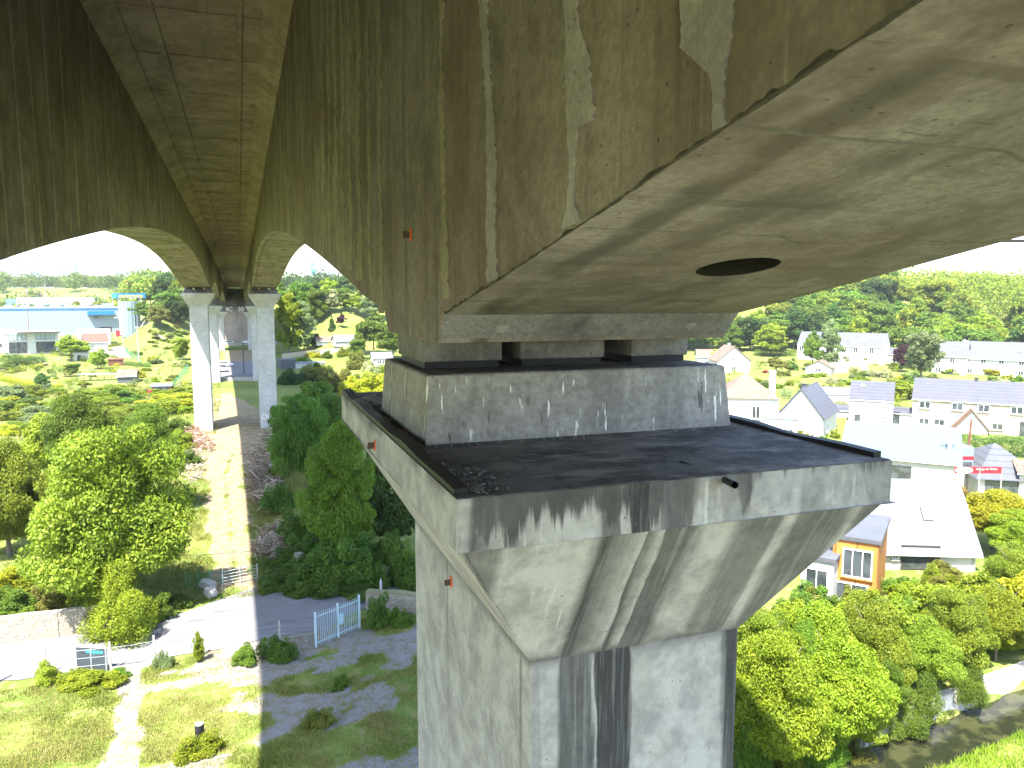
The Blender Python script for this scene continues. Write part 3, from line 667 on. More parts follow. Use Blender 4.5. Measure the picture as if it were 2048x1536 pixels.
# abutment
ab = empty('abutment', (-.5*S, 178*S, 6), 'stained concrete abutment wall with painted graffiti at the end of the viaduct', 'abutment')
gzu = -9.6
mb = MB(); mb.bb(U(XL, 177.5, gzu), U(XR, 182, -2.7)); mb.build('wall', M['abut'], ab)
mb = MB(); mb.bb(U(XL, 177.3, -2.7), U(XR, 178.4, -1.95)); mb.build('seat', M['bearing'], ab)
mb = MB(); mb.bb(U(XL, 180, -2.2), U(XR, 186, 2.2)); mb.build('back_wall', M['bearing'], ab)
M['whitepaint'] = plain('white spray paint', (.72, .72, .72), .7, .2)
M['greypaint'] = plain('faded grey spray paint', (.22, .22, .23), .8, .3)
M['darkpaint'] = plain('dark spray paint', (.05, .05, .07), .7, .2)
put_text('graffiti', '4C', 2.3, M['whitepaint'], ab, U(-1.9, 177.28, -2.33), 0, bold=.02)
put_text('graffiti', '30F', 2.3, M['whitepaint'], ab, U(.9, 177.28, -2.33), 0, bold=.02)

# ================================================================== VEGETATION
def leaf_mesh(name, blobs, n, size, seed, shell=.22, hole=.55, up=.35, asp=.62):
    r = np.random.default_rng(seed); B = np.array(blobs, float)
    wt = (B[:, 3]*B[:, 4]+B[:, 4]*B[:, 5]+B[:, 3]*B[:, 5]); wt /= wt.sum()
    k_ = r.choice(len(B), int(n*1.7), p=wt); d = r.normal(size=(len(k_), 3)); d /= np.linalg.norm(d, axis=1)[:, None]
    rad = 1-np.abs(r.normal(0, shell, len(k_))); rad = np.clip(rad, .15, 1.12)+r.normal(0, .04, len(k_))
    P_ = B[k_, :3]+d*B[k_, 3:6]*rad[:, None]
    keep = np.ones(len(k_), bool)
    for i, b_ in enumerate(B):                     # leaves buried inside a neighbouring clump are thinned out
        q_ = np.sum(((P_-b_[:3])/b_[3:6])**2, 1); keep &= ~((q_ < hole**2) & (k_ != i) & (r.random(len(k_)) < .85))
    keep &= P_[:, 2] > .0
    P_ = P_[keep][:n]; d = d[keep][:n]; kk = k_[keep][:n]; n = len(P_)
    N_ = d*.45+r.normal(0, .55, (n, 3)); N_[:, 2] += up*1.3; N_ /= np.linalg.norm(N_, axis=1)[:, None]
    T_ = np.cross(N_, r.normal(size=(n, 3))); T_ /= np.linalg.norm(T_, axis=1)[:, None]; B_ = np.cross(N_, T_)
    L = (size*(.45+1.3*r.random(n)**1.6))[:, None]
    v = np.stack([P_-T_*L, P_+B_*L*asp-N_*L*.15, P_+T_*L, P_-B_*L*asp-N_*L*.15], 1).reshape(-1, 3)
    me_ = bpy.data.meshes.new(name); me_.vertices.add(4*n); me_.vertices.foreach_set('co', v.astype(np.float32).ravel())
    me_.loops.add(4*n); me_.loops.foreach_set('vertex_index', np.arange(4*n, dtype=np.int32)); me_.polygons.add(n)
    me_.polygons.foreach_set('loop_start', np.arange(0, 4*n, 4, dtype=np.int32)); me_.update(calc_edges=True)
    bt = r.random(len(B)); tint = np.clip(.55*bt[kk]+.45*r.random(n), 0, 1)
    me_.attributes.new('tint', 'FLOAT', 'POINT').data.foreach_set('value', np.repeat(tint, 4).astype(np.float32))
    return me_
def crown_blobs(kind, seed, K=46):
    r = np.random.default_rng(seed); out = []
    for i in range(K):
        d = r.normal(size=3); d /= np.linalg.norm(d)
        if kind == 'round':
            d[2] = d[2]*.9+.05; lob = .80+.30*math.sin(3*math.atan2(d[1], d[0])+seed)*(1-abs(d[2]))+.18*math.sin(5*d[2]+seed*2); rr = r.uniform(.5, 1.0)*lob; s_ = r.uniform(.04, .135)
            c = np.array([.5*d[0]*rr*.86, .5*d[1]*rr*.86, .47+.5*d[2]*rr*.92])
            if r.random() < .12: c = c*np.array([1.14, 1.14, 1.06])
        elif kind == 'tall':
            z = r.uniform(.05, .95); a_ = r.uniform(0, 6.28); pr = .5*math.sin(math.pi*min(1, z*.85+.15))**.7*(.8+.3*math.sin(2*a_+seed+4*z)); rr = pr*r.uniform(.3, .9)
            c = np.array([rr*math.cos(a_), rr*math.sin(a_), z]); s_ = r.uniform(.045, .115)
        elif kind == 'cone':
            z = r.uniform(.02, .97); pr = .48*(1-z)**.85+.02; a_ = r.uniform(0, 6.28); rr = pr*r.uniform(.3, .85)
            c = np.array([rr*math.cos(a_), rr*math.sin(a_), z]); s_ = .04+.10*(1-z)
            out.append([*c, s_*1.3, s_*1.3, s_*.55]); continue
        elif kind == 'bush':
            d[2] = abs(d[2]); lob = .72+.34*math.sin(2*math.atan2(d[1], d[0])+seed)+.16*math.sin(5*math.atan2(d[1], d[0])+seed*3); rr = r.uniform(.35, 1)*lob; s_ = r.uniform(.05, .15)
            c = np.array([.5*d[0]*rr*.95, .5*d[1]*rr*.95, .06+.80*d[2]*rr])
            out.append([*c, s_, s_, s_*1.5]); continue
        elif kind == 'hedge':
            c = np.array([r.uniform(-.47, .47), r.uniform(-.36, .36), r.uniform(.1, .86)]); s_ = r.uniform(.1, .15)
            out.append([*c, s_*.55, s_*1.2, s_*1.1]); continue
        out.append([*c, s_*r.uniform(.9, 1.3), s_*r.uniform(.9, 1.3), s_*r.uniform(.55, .95)])
    return out
LF = {}
def leaf(name, c1, c2, tr=.38):
    k = NB(name); t = k.attr('tint')[2]; rnd = k.n('ShaderNodeObjectInfo').outputs['Random']
    c = k.mix(t, c1, c2); hs = k.n('ShaderNodeHueSaturation'); k.link(c, hs.inputs['Color'])
    k.link(k.math('MULTIPLY_ADD', rnd, .03, .485), hs.inputs['Hue']); k.link(k.math('MULTIPLY_ADD', rnd, .4, .8), hs.inputs['Value'])
    d = k.n('ShaderNodeBsdfPrincipled'); k.link(hs.outputs[0], d.inputs['Base Color']); d.inputs['Roughness'].default_value = .55; d.inputs['Specular IOR Level'].default_value = .25
    tl = k.n('ShaderNodeBsdfTranslucent'); k.link(hs.outputs[0], tl.inputs[0]); mx = k.n('ShaderNodeMixShader'); mx.inputs[0].default_value = tr
    k.link(d.outputs[0], mx.inputs[1]); k.link(tl.outputs[0], mx.inputs[2]); k.link(mx.outputs[0], k.out.inputs[0]); LF[name] = k.m
leaf('maple', (.110, .165, .012), (.235, .290, .024)); leaf('green', (.065, .130, .012), (.155, .240, .024)); leaf('dark', (.030, .075, .012), (.080, .140, .022))
leaf('lime', (.130, .200, .010), (.275, .330, .022)); leaf('yellow', (.25, .28, .010), (.42, .41, .025)); leaf('olive', (.115, .135, .018), (.24, .25, .045))
leaf('grey', (.115, .165, .055), (.230, .285, .110)); leaf('purple', (.030, .010, .014), (.080, .028, .034)); leaf('red', (.22, .015, .03), (.36, .04, .06))
leaf('blossom', (.16, .23, .03), (.60, .57, .36)); leaf('rust', (.20, .11, .025), (.25, .23, .03)); leaf('ivy', (.050, .115, .014), (.145, .230, .028)); leaf('ash', (.09, .19, .014), (.19, .32, .030))
PR = {}
def proto(key):
    if key in PR: return PR[key]
    kind, lod, var = key; sd = sum(map(ord, kind+lod))*31+var*7
    K = {'hi': 210, 'mid': 95, 'lo': 40}[lod]; n = {'hi': 100000, 'mid': 19000, 'lo': 3600}[lod]; s_ = {'hi': .0080, 'mid': .0180, 'lo': .040}[lod]
    if kind == 'hedge': K *= 2; s_ *= .55; n = int(n*1.1)
    if kind == 'cone': s_ *= .8
    bl = crown_blobs(kind, sd, K)
    PR[key] = leaf_mesh(f'{kind}_foliage', bl, n, s_, sd+1, up=.35 if kind != 'cone' else .1); return PR[key]
M['bark'] = plain('bark', (.13, .105, .08), .95, .35, 9, bump=.6)
def trunk_mesh():
    mb = MB(); mb.tube([(0, 0, -.02), (.01, 0, .15), (-.005, .01, .32), (.01, 0, .55), (0, 0, .8)], [.035, .026, .022, .013, .004], 7, cap=False)
    for i in range(7):
        a_ = i*2.4; z_ = .22+.07*i; mb.tube([(0, 0, z_), (.10*math.cos(a_), .10*math.sin(a_), z_+.10), (.27*math.cos(a_), .27*math.sin(a_), z_+.24)], [.013, .009, .003], 5, cap=False)
    return mb.mesh('trunk', M['bark'], True)
TRUNK = trunk_mesh()
VN = [0]
def mat_mesh(key, mat):
    m_ = proto(key)
    if not m_.materials: m_.materials.append(LF['green'])
    return m_
def dress(o, mat):
    o.material_slots[0].link = 'OBJECT'; o.material_slots[0].material = LF[mat]; return o
def plant(P_, H_, W_, kind, lod, mat, label, cat='tree', group=None, trunk=True, base=.12, D_=None, rz=None, name=None):
    VN[0] += 1; var = VN[0] % (2 if lod == 'hi' else 3); rz = random.uniform(0, 6.28) if rz is None else rz
    m_ = mat_mesh((kind, lod, var), mat); D_ = D_ or W_
    nm_ = name or {'tree': 'tree', 'shrub': 'shrub', 'hedge': 'hedge', 'conifer': 'conifer'}.get(cat, cat)
    if not trunk:
        o = dress(share(nm_, m_, None, P_-Vector((0, 0, .04*H_)), rz, (W_, D_, H_*1.04)), mat); return tag(o, label, cat, group)
    o = empty(nm_, P_, label, cat, group, rz)
    share('trunk', TRUNK, o, (0, 0, 0), 0, (W_*.75, D_*.75, H_*.95)); dress(share('crown', m_, o, (0, 0, H_*base), 0, (W_, D_, H_*(1-base))), mat)
    return o
def veg(px, pyb, pyt, pw, kind, lod, mat, label, cat='tree', group=None, trunk=None, base=.1, **kw):
    P_ = G(px, pyb); m_ = px2m(P_); H_ = (pyb-pyt)*m_; W_ = pw*m_
    return plant(P_, H_, W_, kind, lod, mat, label, cat, group, (kind in ('round', 'tall') and cat == 'tree') if trunk is None else trunk, base, **kw)
def hedge(px0, py0, px1, py1, hpx, thick, mat, label, lod='mid', group=None):
    A, B = G(px0, py0), G(px1, py1); mid_ = (A+B)/2; L = (B-A).length; H_ = hpx*px2m(mid_)
    n = max(1, int(round(L/(H_*3.2))))
    if n == 1: return plant(mid_, H_, L, 'hedge', lod, mat, label, 'hedge', group, False, D_=thick, rz=math.atan2(B.y-A.y, B.x-A.x))
    o = empty('hedge', mid_, label, 'hedge', group); rz = math.atan2(B.y-A.y, B.x-A.x)
    for i in range(n):
        q_ = A+(B-A)*((i+.5)/n); m_ = mat_mesh(('hedge', lod, i % 3), mat)
        dress(share('hedge_section', m_, o, q_-mid_-Vector((0, 0, .04*H_)), rz, (L/n*1.06, thick, H_*random.uniform(.96, 1.06))), mat)
    return o

# --- left foreground
veg(215, 1192, 800, 345, 'round', 'hi', 'maple', 'large bright green maple beside the dirt track', base=-.1)
veg(165, 1010, 742, 165, 'round', 'hi', 'green', 'narrower dark green tree rising behind the large maple', base=.08)
veg(298, 1010, 788, 140, 'round', 'hi', 'green', 'dark green tree behind the large maple on the track side', base=.08)
veg(20, 1112, 828, 210, 'round', 'hi', 'maple', 'leafy tree with dark gaps growing above the rubble stone wall', base=-.05)
veg(110, 960, 800, 150, 'round', 'mid', 'lime', 'pale lime tree behind the stone wall tree', base=.08)
veg(238, 1262, 1128, 205, 'bush', 'hi', 'lime', 'dense round evergreen shrub at the end of the rubble stone wall', 'shrub')
veg(305, 1240, 1175, 90, 'bush', 'mid', 'green', 'low shrub between the round evergreen shrub and the field gate', 'shrub')
veg(365, 1210, 1182, 60, 'bush', 'mid', 'green', 'small leafy shrub next to the white boulders', 'shrub')
for i, (x_, y_, t_, w_, m_) in enumerate(((30, 1222, 1165, 110, 'green'), (95, 1215, 1160, 90, 'olive'), (160, 1205, 1150, 90, 'lime'), (60, 1175, 1120, 120, 'lime'), (10, 1190, 1130, 80, 'yellow'), (130, 1165, 1115, 90, 'green'), (330, 1110, 1060, 60, 'green'), (350, 1060, 1010, 50, 'lime'), (372, 1000, 965, 45, 'green'), (365, 930, 890, 60, 'green'), (340, 900, 850, 70, 'lime'))):
    veg(x_, y_, t_, w_, 'bush', 'mid', m_, 'wild bramble bush on the bank behind the rubble stone wall', 'shrub', 'bank brambles')
# --- fence-side plants in the yard
for (x_, y_, t_, w_, m_, l_) in ((560, 1318, 1258, 78, 'ivy', 'round dark green shrub in the fence row at the shadow edge'), (490, 1322, 1285, 70, 'green', 'low leafy shrub next to the dark fence row shrub'), (95, 1362, 1318, 75, 'lime', 'scrambling shrub growing over the concrete post fence'), (175, 1368, 1335, 130, 'lime', 'low bramble in front of the graffitied metal gate'), (235, 1360, 1338, 60, 'green', 'small bramble at the end of the graffitied metal gate'), (400, 1508, 1456, 100, 'lime', 'weedy bush around the black corrugated pipe'), (330, 1335, 1290, 38, 'grey', 'sparse grey green sapling at a concrete fence post'), (680, 1375, 1345, 42, 'green', 'small round weed clump on the shaded gravel'), (640, 1450, 1405, 70, 'olive', 'dry weed clump beside the shaded gravel strip'), (800, 1250, 1205, 60, 'green', 'weedy bush at the foot of the stone wall by the blue gate'), (760, 1252, 1172, 62, 'ivy', 'ivy covered bush hanging over the stone wall by the blue gate')):
    veg(x_, y_, t_, w_, 'bush', 'mid', m_, l_, 'shrub')
plant(G(397, 1325)+Vector((0, 0, .1)), 1.9, .75, 'tall', 'mid', 'lime', 'ivy climbing a concrete fence post beside the lane', 'ivy', None, False)
# --- shaded side of the track
for (x_, y_, t_, w_, kd, ld, m_, l_, b_) in ((690, 1125, 842, 165, 'tall', 'hi', 'ash', 'feathery light green ash tree in the shade of the viaduct', .06), (615, 1000, 765, 150, 'round', 'hi', 'ivy', 'dark leafy tree behind the brushwood pile', .04), (665, 960, 752, 140, 'round', 'hi', 'ivy', 'dark leafy tree right behind the feathery ash', .04), (575, 905, 790, 75, 'round', 'mid', 'ivy', 'small dark tree beside the right far pier', .04), (745, 1060, 880, 130, 'round', 'mid', 'ivy', 'dark ivy clad tree beside the near pier cap', .04), (790, 1100, 950, 130, 'round', 'mid', 'dark', 'dark tree in deep shade behind the near pier column', .04), (640, 850, 745, 90, 'round', 'mid', 'green', 'small tree at the end of the shaded thicket', .04)):
    veg(x_, y_, t_, w_, kd, ld, m_, l_, base=b_)
for (x_, y_, t_, w_) in ((650, 1160, 1060, 130), (720, 1165, 1050, 150), (800, 1165, 1035, 85), (770, 1140, 1060, 120), (600, 1080, 1000, 100), (570, 1020, 950, 80), (640, 1100, 1010, 100), (600, 1160, 1110, 140), (560, 1165, 1128, 110), (680, 1172, 1120, 130), (540, 1180, 1148, 70), (620, 1185, 1145, 110), (700, 1183, 1140, 110), (830, 1180, 1080, 80), (555, 960, 905, 50), (580, 1125, 1085, 90)):
    veg(x_, y_, t_, w_, 'bush', 'mid', 'ivy', 'ivy and bramble mound in the shaded thicket behind the lane', 'shrub', 'shaded thicket mounds')

# --- left middle ground: allotments and rough field
for i in range(62):
    x_ = random.uniform(-20, 378); y_ = random.uniform(785, 920); 
    veg(x_, y_, y_-random.uniform(14, 34), random.uniform(60, 130), 'bush', 'mid', random.choice(['lime', 'maple', 'yellow', 'lime', 'lime', 'green', 'grey']), 'rough field bramble between the allotments and the maple', 'shrub', 'rough field brambles')
for i in range(45):
    x_ = random.uniform(0, 372); y_ = random.uniform(702, 792); 
    veg(x_, y_, y_-random.uniform(6, 16), random.uniform(14, 40), 'bush', 'lo', random.choice(['lime', 'green', 'olive', 'yellow', 'grey', 'blossom', 'green']), 'low vegetable garden bush in the allotments', 'shrub', 'allotment bushes')
for (x_, y_, t_, w_, kd, m_, l_) in ((143, 722, 664, 72, 'round', 'lime', 'spreading pale tree in front of the small grey roofed house'), (196, 738, 700, 42, 'round', 'lime', 'small orchard tree in the middle of the allotments'), (145, 752, 722, 38, 'round', 'green', 'small round tree behind the long white cold frame'), (85, 778, 742, 36, 'round', 'dark', 'small dark tree at the end of the yellow hedge'), (28, 812, 765, 70, 'round', 'grey', 'grey green willow beside the rough field'), (362, 720, 668, 44, 'round', 'lime', 'pale tree just left of the sunlit far pier'), (18, 745, 722, 34, 'round', 'green', 'small tree in front of the clipped dark hedge'), (155, 712, 690, 16, 'cone', 'olive', 'clipped olive cone shrub in the allotments')):
    veg(x_, y_, t_, w_, kd, 'mid' if w_ > 30 else 'lo', m_, l_, 'tree' if kd != 'cone' else 'shrub')
hedge(0, 733, 92, 730, 20, 3.0, 'dark', 'clipped dark green hedge in front of the glass house')
hedge(-40, 750, 72, 778, 13, 2.5, 'yellow', 'bright yellow hedge slanting through the allotments')
hedge(250, 730, 300, 734, 10, 2.0, 'green', 'long green hedge beside the allotment driveway')
hedge(212, 694, 244, 690, 6, 1.6, 'olive', 'short brown green hedge next to the driveway')
hedge(102, 778, 125, 772, 8, 1.6, 'yellow', 'short yellow hedge end beside the dark small tree', 'lo')
# bank with trees left of the viaduct
for (x_, y_, t_, w_, m_) in ((292, 648, 596, 62, 'green'), (318, 655, 606, 56, 'olive'), (335, 640, 575, 62, 'green'), (352, 628, 560, 52, 'green'), (326, 600, 549, 50, 'dark'), (360, 655, 590, 50, 'dark'), (348, 600, 556, 44, 'lime'), (275, 600, 570, 40, 'green'), (372, 640, 600, 40, 'olive'), (302, 612, 575, 50, 'green')):
    veg(x_, y_, t_, w_, 'round', 'mid', m_, 'leafy tree on the grassy bank between the store and the viaduct', 'tree', 'bank trees by the store')
for i in range(18):
    x_ = random.uniform(300, 372); y_ = random.uniform(650, 700); veg(x_, y_, y_-random.uniform(5, 12), random.uniform(12, 30), 'bush', 'lo', random.choice(['olive', 'lime', 'green']), 'low scrub on the grassy bank below the leafy trees', 'shrub', 'bank scrub')
# tree belt behind the store and on towards the town
for i in range(46):
    y_ = random.uniform(400, 500); az = random.uniform(-.27, -.03); x_ = az*y_
    if x_ > -35 and y_ < 470: continue
    H_ = random.uniform(8, 13); P_ = Vector((x_, y_, h1(x_, y_))); plant(P_, H_, H_*random.uniform(.8, 1.25), 'round', 'lo', random.choice(['green', 'dark', 'green', 'olive', 'lime', 'grey']), 'roadside tree in the belt behind the hardware store', 'tree', 'tree belt behind the store', False)
def wood(name, label, n, reg, mat, hr=(8, 14), q=150, lf=.15):
    """a far wood: clumps of leaves joined into one mass; reg(r) -> x, y"""
    r = np.random.default_rng(n); B = []
    for i in range(n):
        x_, y_ = reg(r); H_ = r.uniform(*hr); W_ = H_*r.uniform(.5, .85); z_ = h1(x_, y_)
        for j in range(3): B.append([x_+r.normal(0, W_*.3), y_+r.normal(0, W_*.3), z_+H_*r.uniform(.35, .62), W_*r.uniform(.45, .75), W_*r.uniform(.45, .75), H_*r.uniform(.32, .42)])
    o = None; B = np.array(B)
    me_ = bpy.data.meshes.new(name); nb = len(B); N = nb*q; k_ = np.repeat(np.arange(nb), q); d = r.normal(size=(N, 3)); d /= np.linalg.norm(d, axis=1)[:, None]
    P_ = B[k_, :3]+d*B[k_, 3:6]*(1-np.abs(r.normal(0, .15, N)))[:, None]; N_ = d*.6+r.normal(0, .5, (N, 3)); N_[:, 2] += .3; N_ /= np.linalg.norm(N_, axis=1)[:, None]
    T_ = np.cross(N_, r.normal(size=(N, 3))); T_ /= np.linalg.norm(T_, axis=1)[:, None]; B_ = np.cross(N_, T_); L = (B[k_, 3]*lf*r.uniform(.5, 1.5, N))[:, None]
    v = np.stack([P_-T_*L, P_+B_*L*.7, P_+T_*L, P_-B_*L*.7], 1).reshape(-1, 3); me_.vertices.add(4*N); me_.vertices.foreach_set('co', v.astype(np.float32).ravel())
    me_.loops.add(4*N); me_.loops.foreach_set('vertex_index', np.arange(4*N, dtype=np.int32)); me_.polygons.add(N); me_.polygons.foreach_set('loop_start', np.arange(0, 4*N, 4, dtype=np.int32)); me_.update(calc_edges=True)
    tt = np.repeat(np.clip(r.random(nb//3), 0, 1), 3)[k_]; me_.attributes.new('tint', 'FLOAT', 'POINT').data.foreach_set('value', np.repeat(np.clip(tt*.7+.3*r.random(N), 0, 1), 4).astype(np.float32))
    me_.materials.append(LF[mat]); o = bpy.data.objects.new(name, me_); COL.objects.link(o); return tag(o, label, kind='stuff')
def sector(r0, r1, a0, a1):
    def f(r): d = math.sqrt(r.uniform(r0*r0, r1*r1)); a = r.uniform(a0, a1); return d*math.sin(a), d*math.cos(a)
    return f
wood('distant_wood', 'scrubby woodland directly behind the store', 120, sector(385, 480, -.30, -.09), 'maple', (6, 11), 100)
wood('distant_wood', 'wooded belt in front of the town beyond the store', 420, sector(470, 1250, -.30, .02), 'green', (9, 15), 80)
wood('distant_wood', 'distant woods on the plateau behind the sloping lawn', 300, sector(390, 1150, .02, .30), 'dark', (9, 15), 80)
wood('distant_wood', 'woods on the crest of the hill above the white terraces', 400, sector(340, 640, .42, 1.05), 'maple', (12, 19), 240, .075)
# --- window between the far pier and the near pier
for (x_, y_, t_, w_, kd, m_, l_) in ((578, 706, 588, 82, 'tall', 'lime', 'tall pale poplar beside the right far pier'), (608, 704, 600, 50, 'tall', 'grey', 'slender silvery birch next to the tall poplar'), (600, 640, 556, 86, 'round', 'green', 'broad green tree on the hillside behind the poplar'), (634, 648, 566, 66, 'round', 'green', 'tall green tree at the edge of the sloping lawn'), (562, 630, 560, 60, 'round', 'green', 'green hillside tree touching the right far girder'), (662, 626, 574, 50, 'round', 'blossom', 'cream flowering tree above the sloping lawn'), (690, 622, 568, 46, 'round', 'green', 'green tree next to the cream flowering tree'), (716, 630, 582, 52, 'round', 'lime', 'bright green tree above the purple tree'), (745, 640, 575, 60, 'round', 'grey', 'grey green hillside tree close to the near girder'), (626, 694, 662, 32, 'round', 'dark', 'dark round tree in front of the sloping lawn'), (748, 712, 612, 76, 'round', 'green', 'dense green tree left of the near pier'), (785, 718, 640, 80, 'round', 'green', 'dense green tree touching the near pier plinth'), (715, 720, 670, 44, 'round', 'green', 'small green tree by the white cottages'), (683, 656, 624, 22, 'round', 'purple', 'purple leaved tree on the sloping lawn')):
    veg(x_, y_, t_, w_, kd, 'mid', m_, l_)
veg(664, 662, 630, 19, 'cone', 'mid', 'dark', 'small conical fir on the sloping lawn', 'conifer')
for (x_, y_, t_, w_, m_) in ((725, 792, 732, 110, 'yellow'), (668, 782, 728, 90, 'olive'), (715, 738, 696, 60, 'olive'), (745, 752, 716, 60, 'blossom'), (780, 752, 722, 50, 'lime'), (620, 760, 728, 80, 'olive'), (585, 768, 728, 60, 'dark'), (655, 716, 698, 30, 'green'), (690, 712, 690, 34, 'lime'), (640, 742, 720, 50, 'lime'), (700, 770, 742, 50, 'lime'), (760, 790, 745, 60, 'yellow'), (630, 715, 700, 40, 'yellow'), (605, 725, 712, 30, 'lime')):
    veg(x_, y_, t_, w_, 'bush', 'mid', m_, 'garden shrub in the sunlit plots beyond the shaded thicket', 'shrub', 'sunlit garden shrubs')

# --- right: thicket along the stream
for (x_, y_, t_, w_, m_, l_) in ((1545, 1545, 1215, 240, 'lime', 'tallest bright willow against the near pier column'), (1665, 1520, 1215, 220, 'lime', 'bright willow leaning towards the end of the stream wall'), (1520, 1440, 1180, 190, 'maple', 'willow behind the tallest willow at the pier column'), (1625, 1420, 1150, 190, 'lime', 'pale willow below the orange timber house front'), (1735, 1420, 1165, 170, 'maple', 'green willow below the corner of the orange timber house'), (1480, 1380, 1190, 130, 'lime', 'willow half hidden behind the near pier column'), (1710, 1490, 1320, 150, 'lime', 'low willow beside the white wall end at the stream'), (1840, 1375, 1200, 150, 'maple', 'leafy tree just behind the stream wall shrub'), (1905, 1350, 1150, 160, 'maple', 'leafy tree behind the blue pole on the stream wall'), (1990, 1320, 1140, 155, 'lime', 'lime green tree over the white part of the stream wall'), (2050, 1300, 1120, 145, 'yellow', 'yellow green tree at the far run of the stream wall'), (1955, 1300, 1120, 140, 'lime', 'tree in the gardens next to the white elder'), (1790, 1350, 1180, 140, 'lime', 'lime tree on the slope below the white tiled house'), (1880, 1300, 1140, 130, 'lime', 'tree in the gardens below the big house window'), (2020, 1240, 1070, 150, 'maple', 'green tree below the broad yellow green tree'), (1700, 1330, 1170, 130, 'lime', 'tree right below the orange timber house'), (1590, 1330, 1175, 120, 'lime', 'tree below the white annex of the timber house')):
    veg(x_, y_, t_, w_, 'round', 'hi' if w_ > 145 else 'mid', m_, l_, 'tree', base=.0)
for (x_, y_, t_, w_, kd, m_, l_) in ((1500, 1535, 1400, 110, 'bush', 'green', 'dark green elder bush at the foot of the near pier column'), (1570, 1548, 1430, 120, 'bush', 'maple', 'leafy hazel bush in front of the tallest willow'), (1640, 1540, 1440, 100, 'bush', 'ash', 'fresh green bush in front of the stream end willow'), (1600, 1450, 1230, 110, 'tall', 'ash', 'slender fresh green ash between the bright willows'), (1760, 1440, 1290, 90, 'tall', 'green', 'slender dark green alder beside the low willow'), (1700, 1530, 1465, 90, 'bush', 'olive', 'low olive bush hanging over the stream edge')):
    veg(x_, y_, t_, w_, kd, 'hi', m_, l_, 'tree' if kd == 'tall' else 'shrub')
veg(757, 1172, 1112, 60, 'bush', 'mid', 'ivy', 'ivy bush covering the dark old wall beside the lane', 'shrub')
veg(1812, 1452, 1330, 130, 'bush', 'hi', 'green', 'rounded grey green shrub hanging over the stream wall', 'shrub')
veg(1935, 1392, 1310, 105, 'bush', 'hi', 'green', 'dark leafy shrub beside the blue pole on the stream wall', 'shrub')
veg(1985, 1260, 1140, 90, 'bush', 'mid', 'blossom', 'white flowering elder in the gardens', 'shrub')
for i in range(26):
    x_ = random.uniform(1690, 2060); y_ = random.uniform(1160, 1300); veg(x_, y_, y_-random.uniform(25, 60), random.uniform(50, 100), 'bush', 'mid', random.choice(['lime', 'green', 'lime', 'olive']), 'bramble covering the slope below the white house', 'shrub', 'slope brambles')
for i in range(22):
    x_ = random.uniform(1580, 1760); y_ = random.uniform(1205, 1290); veg(x_, y_, y_-random.uniform(30, 62), random.uniform(50, 100), 'bush', 'mid', random.choice(['lime', 'green', 'olive']), 'bramble below the orange timber house', 'shrub', 'timber house brambles')
veg(1985, 1100, 955, 170, 'round', 'hi', 'yellow', 'broad yellow green tree beside the garage banner')
veg(2040, 1130, 1010, 130, 'round', 'hi', 'lime', 'lime tree beside the broad yellow green tree')
veg(1905, 1050, 946, 85, 'round', 'mid', 'rust', 'rusty leaved tree behind the white tiled roof')
veg(1945, 1080, 985, 80, 'round', 'mid', 'olive', 'olive tree between the rusty tree and the yellow tree')
veg(1800, 962, 928, 50, 'bush', 'mid', 'green', 'grey green shrub in front of the open garage bay', 'shrub')
veg(1772, 968, 938, 30, 'bush', 'mid', 'lime', 'bright shrub beside the near pier cap edge', 'shrub')
# gardens between the houses
for (x_, y_, t_, w_, kd, m_, l_) in ((1540, 712, 644, 84, 'round', 'lime', 'round lime tree behind the tan cottage'), (1656, 742, 640, 60, 'tall', 'grey', 'tall silvery birch in front of the grey roofed terrace'), (1625, 742, 652, 52, 'round', 'green', 'green tree left of the silvery birch'), (1803, 744, 682, 42, 'round', 'purple', 'dark purple plum tree beside the white terrace'), (1842, 758, 648, 90, 'round', 'grey', 'large silver green willow next to the purple plum'), (1552, 745, 710, 56, 'round', 'olive', 'open garden tree in front of the tan cottage'), (1530, 746, 736, 14, 'bush', 'red', 'small crimson bush on the cottage lawn'), (1424, 735, 704, 26, 'cone', 'yellow', 'clipped yellow conifer beside the tan cottage'), (1800, 800, 758, 58, 'round', 'lime', 'pale lime tree behind the tower like white house'), (1830, 800, 768, 40, 'round', 'lime', 'small lime tree beside the long cream terrace'), (1610, 795, 762, 34, 'round', 'green', 'garden tree beside the flat roofed white house'), (1655, 792, 765, 28, 'round', 'olive', 'small olive tree in front of the flat roofed white house'), (1603, 872, 850, 26, 'bush', 'lime', 'bright shrub at the corner of the slate gabled house'), (1480, 700, 660, 50, 'round', 'green', 'green tree behind the tan cottage chimney')):
    veg(x_, y_, t_, w_, kd, 'mid' if w_ > 30 else 'lo', m_, l_, 'tree' if kd in ('round', 'tall') else ('conifer' if kd == 'cone' else 'shrub'))
for i in range(60):
    x_ = random.uniform(1410, 2060); y_ = random.uniform(728, 802)
    if x_ > 1835 and y_ > 775: continue
    veg(x_, y_, y_-random.uniform(9, 24), random.uniform(20, 54), 'bush', 'lo', random.choice(['lime', 'green', 'olive', 'lime', 'yellow', 'grey', 'blossom']), 'small garden bush among the white houses', 'shrub', 'garden bushes')
for i in range(22):
    x_ = random.uniform(1560, 1700); y_ = random.uniform(868, 930); veg(x_, y_, y_-random.uniform(8, 18), random.uniform(20, 45), 'bush', 'lo', random.choice(['lime', 'green', 'yellow']), 'bush on the lawn behind the long blue roofed garage', 'shrub', 'garage lawn bushes')
hedge(1510, 712, 1595, 712, 16, 2.5, 'green', 'tall clipped hedge behind the open garden tree')
hedge(1640, 812, 1700, 822, 20, 2.5, 'olive', 'clipped hedge in front of the flat roofed white house')
